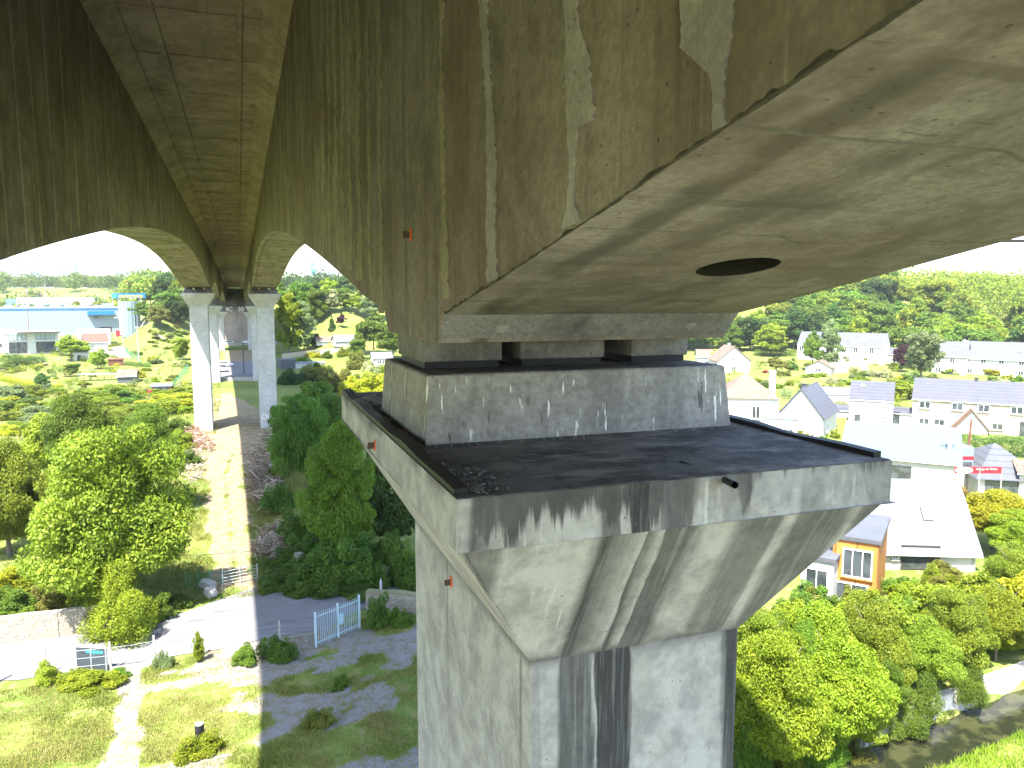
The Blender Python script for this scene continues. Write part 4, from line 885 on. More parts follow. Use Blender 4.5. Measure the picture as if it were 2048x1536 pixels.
hedge(1780, 822, 1830, 832, 20, 2.5, 'olive', 'clipped hedge between the tower like house and the cream terrace')
hedge(1895, 902, 2080, 915, 44, 4, 'dark', 'long dense dark hedge behind the garage yard')
hedge(1800, 868, 1905, 878, 14, 2, 'lime', 'ragged lime hedge at the foot of the cream terrace')
def pxreg(x0, x1, y0, y1):
    def f(r): q_ = G(r.uniform(x0, x1), r.uniform(y0, y1)); return q_.x, q_.y
    return f
for m_, n_ in (('lime', 70), ('olive', 45), ('grey', 25), ('blossom', 16)):
    wood('garden_planting', 'mixed low %s planting in the gardens between the white houses' % {'lime': 'bright green', 'olive': 'olive', 'grey': 'grey green', 'blossom': 'pale flowering'}[m_], n_, pxreg(1410, 2060, 728, 806), m_, (.8, 2.6), 120, .11)
for m_, n_ in (('lime', 90), ('green', 50), ('grey', 40), ('blossom', 20), ('yellow', 30)):
    wood('allotment_planting', 'mixed low %s planting in the allotment beds' % {'lime': 'bright green', 'green': 'dark green', 'grey': 'grey green', 'blossom': 'pale flowering', 'yellow': 'yellow'}[m_], n_, pxreg(0, 375, 700, 800), m_, (.6, 2.0), 100, .12)
for (x_, y_, t_, w_, m_) in ((1462, 704, 640, 60, 'green'), (1500, 702, 622, 80, 'dark'), (1545, 700, 612, 86, 'green'), (1588, 698, 606, 84, 'dark'), (1626, 694, 600, 80, 'green'), (1668, 690, 596, 84, 'dark'), (1712, 680, 590, 80, 'maple'), (1752, 684, 588, 84, 'green'), (1790, 690, 592, 80, 'green'), (1480, 690, 625, 60, 'maple'), (1560, 680, 592, 80, 'maple'), (1610, 676, 582, 80, 'green'), (1650, 670, 575, 84, 'maple'), (1700, 664, 568, 84, 'green'), (1830, 690, 596, 86, 'maple')):
    veg(x_, y_, t_, w_, 'round', 'mid', m_, 'dense tree at the lower edge of the wood behind the tan cottage and the terraces', 'tree', 'lower edge of the hillside wood')
# wooded hillside
cnt = 0
while cnt < 105:
    r_ = random.uniform(278, 385); az = random.uniform(.50, 1.02); x_, y_ = r_*math.sin(az), r_*math.cos(az)
    cnt += 1; H_ = random.uniform(12, 18)
    plant(Vector((x_, y_, h1(x_, y_))), H_, H_*random.uniform(.85, 1.25), 'round' if random.random() < .85 else 'tall', 'mid', random.choice(['green', 'green', 'dark', 'lime', 'maple', 'green', 'maple', 'lime']), 'broadleaf tree in the wood on the hillside above the white terraces', 'tree', 'hillside wood', False)
for i in range(30):
    x_ = random.uniform(28, 120); y_ = random.uniform(298, 380); H_ = random.uniform(9, 14)
    plant(Vector((x_, y_, h1(x_, y_))), H_, H_*random.uniform(.8, 1.2), 'round', 'lo', random.choice(['green', 'dark', 'lime', 'olive']), 'tree in the wood above the sloping lawn', 'tree', 'wood above the lawn', False)

# --- grass
def grass(name, n, region, hmin, hmax, label, mat, dens):
    r = np.random.default_rng(len(name)*13+n); x = r.uniform(region[0], region[1], n); y = r.uniform(region[2], region[3], n)
    kp = r.random(n) < dens(x, y); x, y = x[kp], y[kp]; n = len(x); z = hgt(x, y)
    hh_ = r.uniform(hmin, hmax, n)*(.5+fbm(x*.5, y*.5)); a_ = r.uniform(0, 6.28, n); wd = hh_*r.uniform(.07, .14, n); lean = hh_*r.uniform(.1, .7, n); b_ = r.uniform(0, 6.28, n)
    base = np.stack([x, y, z-.02], -1); s_ = np.stack([np.cos(a_)*wd, np.sin(a_)*wd, 0*wd], -1)
    top = base+np.stack([np.cos(b_)*lean, np.sin(b_)*lean, hh_], -1)
    v = np.stack([base-s_, base+s_, top], 1).reshape(-1, 3); me_ = bpy.data.meshes.new(name)
    me_.vertices.add(3*n); me_.vertices.foreach_set('co', v.astype(np.float32).ravel()); me_.loops.add(3*n); me_.loops.foreach_set('vertex_index', np.arange(3*n, dtype=np.int32))
    me_.polygons.add(n); me_.polygons.foreach_set('loop_start', np.arange(0, 3*n, 3, dtype=np.int32)); me_.update(calc_edges=True)
    t_ = np.clip(fbm(x*.35+5, y*.35, 3)*1.6-.3+r.normal(0, .18, n), 0, 1)
    me_.attributes.new('tint', 'FLOAT', 'POINT').data.foreach_set('value', np.repeat(t_, 3).astype(np.float32)); me_.materials.append(mat)
    o = bpy.data.objects.new(name, me_); COL.objects.link(o); return tag(o, label, kind='stuff')
leaf('grassblade', (.135, .200, .024), (.33, .315, .095), .3)
leaf('lushgrass', (.11, .20, .012), (.22, .30, .025), .3)
def dyard(x, y):
    s_, g_ = cover(x, y); road_ok = (y < np.interp(x, [-20, -8, 3, 8, 14], [48.0, 48.6, 49.8, 51.5, 52])); return np.where(road_ok & (x < 20), (1-g_)**1.5*np.clip(fbm(x*.8, y*.8, 4)*3.0-.9, .08, 1), 0)
grass('yard_grass', 520000, (-19, 21, 30, 52), .07, .24, 'patchy long grass in the gravel yard', LF['grassblade'], dyard)
def dtrack(x, y):
    s_, g_ = cover(x, y); return (1-s_)**2*np.where((y > 58), 1, 0)*np.clip(fbm(x*.5, y*.5)*2-.4, 0, 1)
grass('track_grass', 220000, (-20, 10, 58, 128), .10, .34, 'long grass along both sides of the dirt track', LF['grassblade'], dtrack)
grass('bank_grass', 150000, (24, 60, 14, 31), .10, .34, 'lush grass on the stream bank', LF['lushgrass'], lambda x, y: np.where(river_d(x, y) < -1.7, 1., 0))
grass('meadow_grass', 60000, (-70, -4, 128, 190), .2, .7, 'rough meadow grass around the allotments', LF['grassblade'], lambda x, y: np.clip(fbm(x*.2, y*.2)*2-.4, 0, 1))

# ================================================================== BUILDINGS
M['render'] = plain('white render', (.48, .465, .44), .85, .12, 2); M['cream'] = plain('cream render', (.40, .345, .25), .85, .07, 2)
M['slate'] = plain('grey slate', (.075, .077, .094), .6, .22, 4, course=2.2); M['darkslate'] = plain('dark slate', (.10, .10, .115), .6, .15, 6)
M['paleslate'] = plain('pale grey roof', (.088, .092, .103), .6, .25, 3, course=2.); M['whitetile'] = plain('pale concrete tile', (.135, .134, .138), .7, .2, 6)
M['frame'] = plain('white window frame', (.75, .75, .74), .5, .04); M['trim'] = plain('dark trim', (.05, .05, .055), .5, .1)
M['bluemetal'] = plain('pale blue metal roof', (.105, .145, .168), .45, .07, 2, 0, .4); M['whitemetal'] = plain('white metal cladding', (.20, .24, .29), .5, .06, 2)
M['blue'] = plain('strong blue paint', (.012, .13, .38), .5, .1); M['red'] = plain('red paint', (.36, .02, .03), .5, .1); M['yellowp'] = plain('yellow sign paint', (.62, .42, .02), .5, .05)
M['wood'] = plain('rust brown timber', (.15, .06, .04), .8, .2, 6); M['galv'] = plain('galvanised steel', (.42, .45, .47), .5, .12, 6, .6); M['greenwire'] = plain('green wire', (.03, .20, .11), .6, .1)
M['paleblue'] = plain('pale blue paint', (.16, .22, .25), .5, .12, 6); M['concrete_post'] = plain('concrete post', (.30, .285, .26), .9, .2, 8)
M['brick'] = plain('red brick', (.34, .12, .085), .85, .2, 6); M['yellowshut'] = plain('yellow shutter', (.70, .48, .10), .6, .1)
k = NB('window glass'); p = k.pos(); c = k.mix(k.smooth(k.noise(p, .7, 2), .4, .6), (.03, .035, .04), (.07, .08, .09)); M['glass'] = k.done(c, .06, None, 0, .8)
k = NB('clay tile roof'); p = k.pos(); n1 = k.noise(p, 5, 5, .7); n2 = k.noise(p, .8, 4); c = k.mix(k.smooth(n1, .35, .65), (.11, .068, .050), (.20, .140, .112)); c = k.mix(k.math('MULTIPLY', k.smooth(n2, .5, .66), .6), c, (.15, .135, .11))
M['clay'] = k.done(c, .85, k.bump(n1, .5, .05), 0, .2)
k = NB('orange timber cladding'); p = k.pos(); X = k.xyz(p); u = k.math('MULTIPLY', k.math('ADD', X[0], X[1]), 5.5); fr = k.math('FRACT', u); cell = k.n('ShaderNodeTexWhiteNoise', noise_dimensions='1D'); k.link(k.math('FLOOR', u), cell.inputs['W'])
c = k.mix(cell.outputs[0], (.34, .125, .025), (.46, .19, .045)); c = k.mix(k.math('LESS_THAN', fr, .07), c, (.18, .07, .02)); c = k.mix(k.math('MULTIPLY', k.noise(k.scale(p, 6, 6, .7), 2, 4), .3), c, (.40, .15, .04))
M['cladding'] = k.done(c, .65, k.bump(fr, .1, .01), 0, .3)
k = NB('rubble stone'); p = k.pos(); vv = k.scale(p, 1, 1, 2.0); e_ = k.voro(vv, 3.4, 'DISTANCE_TO_EDGE'); ce = k.n('ShaderNodeTexVoronoi'); k.link(vv, ce.inputs['Vector']); ce.inputs['Scale'].default_value = 3.4
c = k.mix(ce.outputs[1], (.24, .205, .165), (.38, .345, .285)); c = k.mix(k.smooth(k.noise(p, 1.2, 4), .5, .68), c, (.30, .28, .20)); c = k.mix(k.smooth(e_, .05, .0), c, (.20, .17, .13))
M['rubble'] = k.done(c, .95, k.bump(k.smooth(e_, 0, .12), .7, .05), 0, .1)

def z_at(px, py, P_):
    r = ray(px, py); t = math.hypot(P_[0], P_[1])/math.hypot(r.x, r.y); return CAMH+r.z*t
def house(name, label, cat, px0, px1, pyb, py_e, py_r, d, yaw=0., ridge='x', roof='gable', wall='render', rmat='slate', wins=(), doors=(), chim=(), sky_=(), over=.3, group=None, P_=None):
    pm = (px0+px1)/2; A = G(pm, pyb) if P_ is None else Vector(P_); m_ = px2m(A); W_ = (px1-px0)*m_; az = math.atan2(A.x, A.y)
    H_ = z_at(pm, py_e, A)-A.z; back = Vector((math.sin(az), math.cos(az), 0))*d/2
    if roof == 'flat': R_ = .35
    else: R_ = max(.6, z_at(pm, py_r, A+(back if ridge == 'x' else back*.1))-A.z-H_)
    o = empty(name, A+Vector((0, 0, -.15)), label, cat, group, -az+yaw); H_ += .15; hw = W_/2; wm = M[wall]; rm = M[rmat]
    mb = MB()
    if roof == 'gable' and ridge == 'y': prof = [(-hw, 0, 0), (hw, 0, 0), (hw, 0, H_), (0, 0, H_+R_), (-hw, 0, H_)]; mb.prism([Vector(v) for v in prof], (0, d, 0))
    elif roof == 'gable': prof = [(-hw, 0, 0), (-hw, d, 0), (-hw, d, H_), (-hw, d/2, H_+R_), (-hw, 0, H_)]; mb.prism([Vector(v) for v in prof], (W_, 0, 0))
    else: mb.bb((-hw, 0, 0), (hw, d, H_))
    mb.build('wall', wm, o, local=True)
    th = .14
    def slope(a_, b_, c_, d_, nm='roof_slope'):
        vs = [Vector(v) for v in (a_, b_, c_, d_)]; n_ = (vs[1]-vs[0]).cross(vs[3]-vs[0]).normalized(); n_ = n_ if n_.z > 0 else -n_
        return MB().prism([v+n_*.03 for v in vs], n_*th).build(nm, rm, o, local=True)
    if roof == 'gable' and ridge == 'x':
        sl_ = R_/(d/2); e_ = over
        rf = slope((-hw-e_, -e_, H_-e_*sl_), (hw+e_, -e_, H_-e_*sl_), (hw+e_, d/2, H_+R_), (-hw-e_, d/2, H_+R_)); slope((-hw-e_, d+e_, H_-e_*sl_), (hw+e_, d+e_, H_-e_*sl_), (hw+e_, d/2, H_+R_), (-hw-e_, d/2, H_+R_))
        MB().tube([(-hw-e_, -e_-.06, H_-e_*sl_+.02), (hw+e_, -e_-.06, H_-e_*sl_+.02)], .07, 6).build('gutter', M['galv'], o, local=True)
        MB().tube([(hw-.15, -.08, H_-e_*sl_), (hw-.15, -.08, .1)], .05, 5).build('downpipe', M['galv'], o, local=True)
        MB().tube([(-hw-e_, d/2, H_+R_+th), (hw+e_, d/2, H_+R_+th)], .12, 6).build('ridge', rm, o, local=True)
    elif roof == 'gable':
        sl_ = R_/hw; e_ = over
        rf = slope((-hw-e_, -e_, H_-e_*sl_), (-hw-e_, d+e_, H_-e_*sl_), (0, d+e_, H_+R_), (0, -e_, H_+R_)); slope((hw+e_, -e_, H_-e_*sl_), (hw+e_, d+e_, H_-e_*sl_), (0, d+e_, H_+R_), (0, -e_, H_+R_))
        MB().tube([(0, -e_, H_+R_+th), (0, d+e_, H_+R_+th)], .12, 6).build('ridge', rm, o, local=True)
    elif roof == 'hip':
        e_ = over; ri = max(.1, hw-d/2); vs = [(-hw-e_, -e_, H_), (hw+e_, -e_, H_), (hw+e_, d+e_, H_), (-hw-e_, d+e_, H_), (-ri, d/2, H_+R_), (ri, d/2, H_+R_)]
        rf = MB().add(vs, [(0, 1, 5, 4), (1, 2, 5), (2, 3, 4, 5), (3, 0, 4), (0, 3, 2, 1)]).build('roof', rm, o, local=True)
    else:
        rf = MB().bb((-hw-.15, -.15, H_), (hw+.15, d+.15, H_+.3)).build('roof', rm, o, local=True)
    def win(face, u, z, ww, hh_, nm='window', fm='frame', gm='glass', bars=1):
        if face == 'f': c_ = Vector((-hw+u*W_, -.02, z)); ax = Vector((1, 0, 0)); nn = Vector((0, -1, 0))
        elif face == 'r': c_ = Vector((hw+.02, u*d, z)); ax = Vector((0, 1, 0)); nn = Vector((1, 0, 0))
        else: c_ = Vector((-hw-.02, u*d, z)); ax = Vector((0, -1, 0)); nn = Vector((-1, 0, 0))
        up_ = Vector((0, 0, 1)); mb = MB(); R_ = Matrix((ax, -nn, up_)).transposed(); t_ = .09
        for du, dz, sx, sz_ in ((-ww/2+t_/2, 0, t_, hh_), (ww/2-t_/2, 0, t_, hh_), (0, hh_/2-t_/2, ww-2*t_, t_), (0, -hh_/2+t_/2, ww-2*t_, t_))+tuple((-ww/2+ww*(i+1)/(bars+1), 0, t_*.7, hh_-2*t_) for i in range(bars)):
            mb.box(c_+ax*du+up_*dz+nn*.02, (sx, .12, sz_), rot=R_)
        wo_ = mb.build(nm, M[fm], o, local=True)
        MB().box(c_+nn*.0, (ww-t_, .06, hh_-t_), rot=R_).build('pane', M[gm], wo_, local=True)
        if nm == 'window': MB().box(c_+nn*.08-up_*(hh_/2+.06), (ww+.15, .2, .07), rot=R_).build('sill', wm, wo_, local=True)
        return wo_
    for w_ in wins: win(*w_)
    for dd_ in doors: win(*dd_, nm='door', fm='trim', bars=0)
    for cx_, cy_, ch, cs in chim:
        q_ = MB(); q_.bb((-hw+cx_*W_-cs/2, cy_*d-cs/2, H_*.6), (-hw+cx_*W_+cs/2, cy_*d+cs/2, H_+R_+ch)); q_.bb((-hw+cx_*W_-cs*.6, cy_*d-cs*.6, H_+R_+ch), (-hw+cx_*W_+cs*.6, cy_*d+cs*.6, H_+R_+ch+.12)); q_.build('chimney', wm if rmat != 'slate' else M['trim'], o, local=True)
    for u, v, ww, hh_ in sky_:      # roof windows on the near slope of an x-ridge roof
        sl_ = math.atan2(R_, d/2); c_ = Vector((-hw+u*W_, v*d/2, H_+v*R_))+Vector((0, -math.sin(sl_), math.cos(sl_)))*(th+.06)
        Rm = Matrix.Rotation(sl_, 3, 'X'); f_ = MB().box(c_, (ww, hh_, .10), rot=Rm).build('roof_window', M['trim'], o, local=True)
        MB().box(c_+Rm@Vector((0, 0, .04)), (ww-.16, hh_-.16, .08), rot=Rm).build('pane', M['paleglass'], f_, local=True)
    o['hw'] = hw; o['H'] = H_; o['R'] = R_; return o
k = NB('sky reflecting glass'); M['paleglass'] = k.done((.30, .38, .44), .15, None, 0, .6)

# right bank houses
M['brownroof'] = plain('brown tile', (.12, .068, .05), .8, .2, 7)
W2 = lambda us, z, w_, h_: tuple(('f', u, z, w_, h_) for u in us)
house('cottage', 'small tan roofed cottage with yellow shutters on a lawn', 'house', 1434, 1500, 746, 722, 694, 9, .30, 'y', 'gable', 'render', 'clay', (('f', .5, 1.3, 1.2, 1.7), ('f', .5, 4.0, .9, 1.1), ('r', .3, 1.4, 1.6, 1.8)), (('r', .7, 1.1, 1.0, 2.1),), ((.5, .55, .7, .6),))
house('house', 'low pale house with clay roof half hidden behind the near pier', 'house', 1395, 1425, 735, 714, 700, 8, .1, 'x', 'gable', 'render', 'clay', W2((.6,), 1.5, 1.4, 1.3))
house('house', 'white house with weathered clay hip roof and tall chimney', 'house', 1440, 1552, 872, 797, 747, 10, .15, 'x', 'hip', 'render', 'clay', W2((.62,), 4.0, 1.3, 2.1)+W2((.62, .2), 1.2, 1.4, 1.5), (), ((.97, .45, .4, .9),))
house('house', 'white gabled house with dark slate roof slopes', 'house', 1556, 1642, 872, 832, 778, 11, -.22, 'y', 'gable', 'render', 'slate', (('f', .3, 4.2, .4, .4), ('r', .3, 1.4, 1.2, 1.4)), (), ((.45, .3, .5, .7),))
house('house_extension', 'low flat roofed white extension between two white houses', 'house', 1530, 1592, 878, 838, 830, 6, 0, 'x', 'flat', 'render', 'whitemetal', W2((.7,), 1.3, 1.8, 1.0))
house('house', 'tower like white house with steep grey roof and one skylight', 'house', 1700, 1779, 856, 801, 765, 9, -.03, 'x', 'gable', 'render', 'slate', W2((.76,), 4.3, .5, .6)+W2((.80,), 1.9, .7, .5), (('f', .2, 1.2, .9, 2.2),), (), ((.28, .75, .9, .9),), .12)
house('garage_wing', 'low wing with dark lean roof beside the tower like house', 'house', 1782, 1822, 852, 828, 822, 6, -.1, 'x', 'gable', 'render', 'slate', (), (('f', .25, 1.3, 1.2, 2.6),), (), (), .1)
house('garage_wing', 'small outbuilding with dark roof at the left of the tower like house', 'house', 1662, 1698, 835, 822, 814, 5, .1, 'x', 'gable', 'render', 'slate', (), (), (), (), .1)
house('house', 'flat roofed white house with a slanted glass skylight', 'house', 1622, 1728, 812, 790, 780, 12, .1, 'x', 'flat', 'render', 'whitemetal', W2((.25, .85), 1.4, 1.0, 1.6))
house('terrace_house', 'long cream terrace with grey slate roof and black chimneys', 'house', 1838, 2090, 866, 806, 764, 9, .02, 'x', 'gable', 'cream', 'slate', W2((.09, .32, .50, .72, .9), 4.2, 1.7, 1.2)+W2((.09, .20, .36, .6), 1.4, 1.6, 1.1), (('f', .80, 1.3, 2.2, 2.3),), ((.44, .5, .6, .5), (.82, .5, .6, .5)), (), .15)
house('porch', 'brown tiled porch gable in front of the cream terrace', 'house', 1912, 1970, 868, 858, 822, 5, .12, 'y', 'gable', 'render', 'brownroof')
house('terrace_house', 'white two storey terrace with pale grey roof and three skylights behind the birch', 'house', 1596, 1760, 724, 692, 666, 9, -.22, 'x', 'gable', 'render', 'paleslate', W2((.05, .25, .52, .68, .86), 4.0, 1.3, 1.8)+W2((.6, .8), 1.2, 1.3, 1.4), (), (), ((.55, .5, 1.2, 1.0), (.72, .5, 1.2, 1.0), (.88, .5, 1.2, 1.0)), .15)
house('house', 'low grey roofed annex beside the white terrace', 'house', 1752, 1786, 726, 708, 696, 8, -.2, 'x', 'gable', 'render', 'paleslate')
house('terrace_house', 'white terrace house with grey roof stepping up beside the silver willow', 'house', 1866, 1926, 748, 712, 684, 9, -.1, 'x', 'gable', 'render', 'paleslate', W2((.2, .6), 3.9, 1.3, 1.5)+W2((.2, .6), 1.2, 1.3, 1.5), (), ((.95, .5, .4, .5),))
house('terrace_house', 'long white terrace with pale grey roof below the hillside wood', 'house', 1926, 2060, 752, 718, 685, 9, -.12, 'x', 'gable', 'render', 'paleslate', W2((.1, .32, .55, .8), 4.0, 1.3, 1.6)+W2((.15, .5, .8), 1.2, 1.3, 1.4), (), ((.02, .5, .4, .5),), ((.75, .5, 1.1, .9),))
house('garden_house', 'small orange roofed garden house beside the white terrace', 'shed', 1612, 1660, 748, 735, 722, 5, -.2, 'y', 'gable', 'render', 'clay', W2((.5,), 1.2, 1.4, 1.2))
# garden wall of the terrace
def wall(name, label, pts, hh_, th, mat, cap=None):
    A = pts[0]; o = empty(name, A, label, 'wall')
    mb = MB(); mc = MB()
    for a_, b_ in zip(pts[:-1], pts[1:]):
        n_ = Vector((-(b_-a_).y, (b_-a_).x, 0)).normalized()*th/2; q_ = 8
        for i in range(q_):
            s0 = a_+(b_-a_)*(i/q_); s1 = a_+(b_-a_)*((i+1)/q_); u0 = Vector((0, 0, hh_+(vnoise(s0.x*.8, s0.y*.8)-.5)*.12)); u1 = Vector((0, 0, hh_+(vnoise(s1.x*.8, s1.y*.8)-.5)*.12)); dn = Vector((0, 0, -.3))
            mb.add([s0-n_+dn, s1-n_+dn, s1+n_+dn, s0+n_+dn, s0-n_+u0, s1-n_+u1, s1+n_+u1, s0+n_+u0], [(0, 1, 5, 4), (1, 2, 6, 5), (2, 3, 7, 6), (3, 0, 4, 7), (4, 5, 6, 7)])
            if cap: mc.add([v+k_ for v in (s0-n_*1.2+u0, s1-n_*1.2+u1, s1+n_*1.2+u1, s0+n_*1.2+u0) for k_ in (Vector((0, 0, .004)), Vector((0, 0, .09)))], [(0, 2, 3, 1), (2, 4, 5, 3), (4, 6, 7, 5), (6, 0, 1, 7), (1, 3, 5, 7)])
    mb.build('masonry', mat, o)
    if cap: mc.build('coping', cap, o)
    return o
wall('garden_wall', 'pale garden wall below the terrace with the silvery birch', g0((1660, 748), (1735, 742)), 3.0, .4, M['cream'])
wall('stone_wall', 'pale rubble stone wall along the lane below the brambles', g0((-60, 1296), (0, 1286), (120, 1272), (236, 1254)), 1.75, .5, M['rubble'])
wall('stone_wall', 'low rubble stone wall beside the blue palisade gate', g0((735, 1218), (790, 1222), (850, 1228)), 1.35, .5, M['rubble'], plain('mossy coping', (.20, .18, .09), .95, .3, 8))
wall('stone_wall', 'dark old wall half buried in ivy behind the lane', g0((690, 1172), (745, 1168), (815, 1160)), 1.3, .4, M['rubble'])
wall('garden_wall', 'long pale garden wall in the sunlit plots', g0((565, 718), (640, 709), (730, 702)), 1.6, .3, M['cream'])
sw = [Vector((x_, np.interp(x_, [p_[0] for p_ in RIV], [p_[1] for p_ in RIV])+1.72, -.9)) for x_ in (29.5, 33, 37, 42, 50, 60)]
wall('stream_wall', 'white concrete wall holding the gardens above the stream', sw, .95, .35, M['render'], M['concrete_post'])
MB().prism([sw[0]+Vector(v) for v in ((-1.4, .2, -.5), (-.1, .1, -.5), (-.1, .1, 1.2), (-.5, .15, 1.5), (-1.2, .2, .9))], (.1, .5, 0)).build('wall_end', M['render'], bpy.data.objects.get('stream_wall'))
# orange timber house + white house with pale tiles
tb = house('timber_house', 'orange timber clad box house with white framed windows', 'house', 1664, 1748, 1205, 1082, 1075, 7, -.10, 'x', 'flat', 'cladding', 'paleslate', (('f', .55, 3.1, 2.0, 2.1, 'window', 'frame', 'glass', 2), ('f', .45, .9, 2.2, 1.4), ('l', .3, 3.0, 1.6, 2.0), ('l', .7, 3.0, 1.6, 2.0), ('l', .5, .9, 1.6, 1.6)))
house('timber_annex', 'flat white roofed annex beside the orange timber house', 'house', 1600, 1662, 1205, 1120, 1110, 5, -.2, 'x', 'flat', 'render', 'paleslate', W2((.5,), 1.8, 1.6, 1.8))
wh = house('house', 'white house with steep pale tiled roof and single skylight', 'house', 1752, 1945, 1140, 1100, 965, 8.5, .42, 'x', 'gable', 'render', 'whitetile', (('l', .35, 4.2, .7, .9), ('f', .2, 1.3, .5, .6)), (('f', .45, 1.2, 3.0, 2.0),), (), ((.60, .5, .8, 1.2),), .35)
# overlapping tile courses on its near slope
hw_, H_, R_ = wh['hw'], wh['H'], wh['R']; d_ = 8.5; nC = 17; sl_ = math.atan2(R_, d_/2); Rm = Matrix.Rotation(sl_-.035, 3, 'X')
me_t = MB().box((0, 0, 0), (hw_*2+.74, math.hypot(R_, d_/2)/nC*1.22, .05), rot=Rm).mesh('tile_course', M['whitetile'])
for i in range(nC):
    t = (i+.35)/nC; share('tile_course', me_t, wh, (0, -.3+t*(d_/2+.3), H_-.3*R_/(d_/2)+t*(R_+.3*R_/(d_/2))+.235))
# garage with blue metal roof
gr_ = house('garage_building', 'long workshop with pale blue metal roof and open dark bay', 'workshop', 1690, 1898, 985, 918, 852, 14, -.02, 'x', 'gable', 'render', 'bluemetal', (), (('f', .46, 1.7, 3.6, 3.2),), (), (), .3)
def fbox(name, label, cat, px0, px1, pyb, pyt, d, mat, yaw=0.):
    a_ = G((px0+px1)/2, pyb); m_ = px2m(a_); az = math.atan2(a_.x, a_.y); o = empty(name, a_, label, cat, None, -az+yaw); W_ = (px1-px0)*m_; H_ = (pyb-pyt)*m_
    bevel(MB().bb((-W_/2, 0, 0), (W_/2, d, H_)).build('body', mat, o, local=True), .04); return o, W_, H_
house('barn', 'open sided shed with weathered grey hip roof behind the banner', 'shed', 1962, 2080, 1005, 960, 888, 11, .35, 'x', 'hip', 'render', 'paleslate', (), (('f', .45, 1.4, 4.5, 2.2),), (), (), .5)
house('shed', 'small shed with orange clay roof at the end of the barn', 'shed', 2040, 2090, 1010, 948, 925, 6, .2, 'x', 'gable', 'render', 'clay')
# parked coach beside the garage
o, W_, H_ = fbox('coach', 'blue and white coach with an orange stripe parked beside the workshop', 'bus', 1903, 1942, 985, 893, 9, M['paleblue'], .5)
MB().bb((-W_/2-.01, -.01, .35), (W_/2+.01, 9.01, H_*.42)).build('lower_body', M['render'], o, local=True)
MB().bb((-W_/2-.02, -.02, H_*.72), (W_/2+.02, 9.02, H_*.80)).build('stripe', M['red'], o, local=True)
MB().bb((-W_/2+.15, -.04, H_*.45), (W_/2-.15, 0.02, H_*.68)).build('windscreen', M['glass'], o, local=True)
for sx in (-1, 1):
    for yy in (1.6, 7): MB().tube([(sx*(W_/2-.25), yy, .45), (sx*(W_/2+.03), yy, .45)], .45, 14).build('wheel', M['rubber'], o, local=True)
# banner
P0, P1 = G(1903, 1035), G(1999, 1035); m_ = px2m(P0); zb_ = z_at(1950, 951, P0)
az = math.atan2(P1.x-P0.x, P1.y-P0.y); o = empty('garage_banner', P0, "red and white CAR'S garage banner on posts", 'sign')
Lb = (P1-P0).length; rz = math.atan2(P1.y-P0.y, P1.x-P0.x); mid = (P0+P1)/2; H_ = 13*m_
MB().box(Vector((mid.x, mid.y, zb_+H_/2)), (Lb, .06, H_), rz).build('board', M['red'], o)
nrm = Vector((math.sin(rz), -math.cos(rz), 0))
c_ = P0+(P1-P0)*.19; ov = [Vector((c_.x, c_.y, zb_+H_/2))+Vector((math.cos(rz), math.sin(rz), 0))*math.cos(t)*Lb*.185+Vector((0, 0, 1))*math.sin(t)*H_*.52+nrm*.035 for t in np.linspace(0, 6.283, 25)[:-1]]
MB().prism(ov, nrm*.03).build('oval', M['render'], o)
c2 = P0+(P1-P0)*.66
put_text('lettering', "CAR'S", H_*.62, M['trim'], o, Vector((c_.x, c_.y, zb_+H_*.5))+nrm*.08, rz, extrude=.008)
put_text('lettering', "Garage du Viaduc", H_*.46, M['render'], o, Vector((c2.x, c2.y, zb_+H_*.68))+nrm*.05, rz, extrude=.008)
for f_ in (.2, .52, .98):
    q_ = P0+(P1-P0)*f_; MB().tube([Vector((q_.x, q_.y, h1(q_.x, q_.y)-.3)), Vector((q_.x, q_.y, zb_+H_*.9))], .06, 6).build('post', M['concrete_post'], o)
def pole(px, pyb, pyt, r_, mat, label, arms=True, taper=.6, lean=0., name='utility_pole', cat='pole'):
    a_ = G(px, pyb); z1 = z_at(px+lean, pyt, a_); o = empty(name, a_, label, cat); top = Vector((a_.x+lean*px2m(a_), a_.y, z1))
    MB().tube([a_+Vector((0, 0, -.3)), top], [r_, r_*taper], 8).build('shaft', mat, o)
    if arms:
        MB().box(top-Vector((0, 0, .5)), (1.6, .1, .12), -.6).build('crossarm', mat, o)
        for s_ in (-.6, 0, .6): MB().tube([top+Vector((s_*.83, -s_*.56, -.44)), top+Vector((s_*.83, -s_*.56, -.2))], .05, 6).build('insulator', M['frame'], o)
    return o, top
pole(1893, 985, 858, .30, M['concrete_post'], 'square concrete utility pole with footholes beside the workshop', True, .7)
pole(1932, 948, 838, .16, M['wood'], 'leaning rust brown pole in front of the dark hedge', False, .8, 5)
pole(1932, 1415, 1372, .09, M['paleblue'], 'pale blue pole standing on the stream wall', False, 1.)
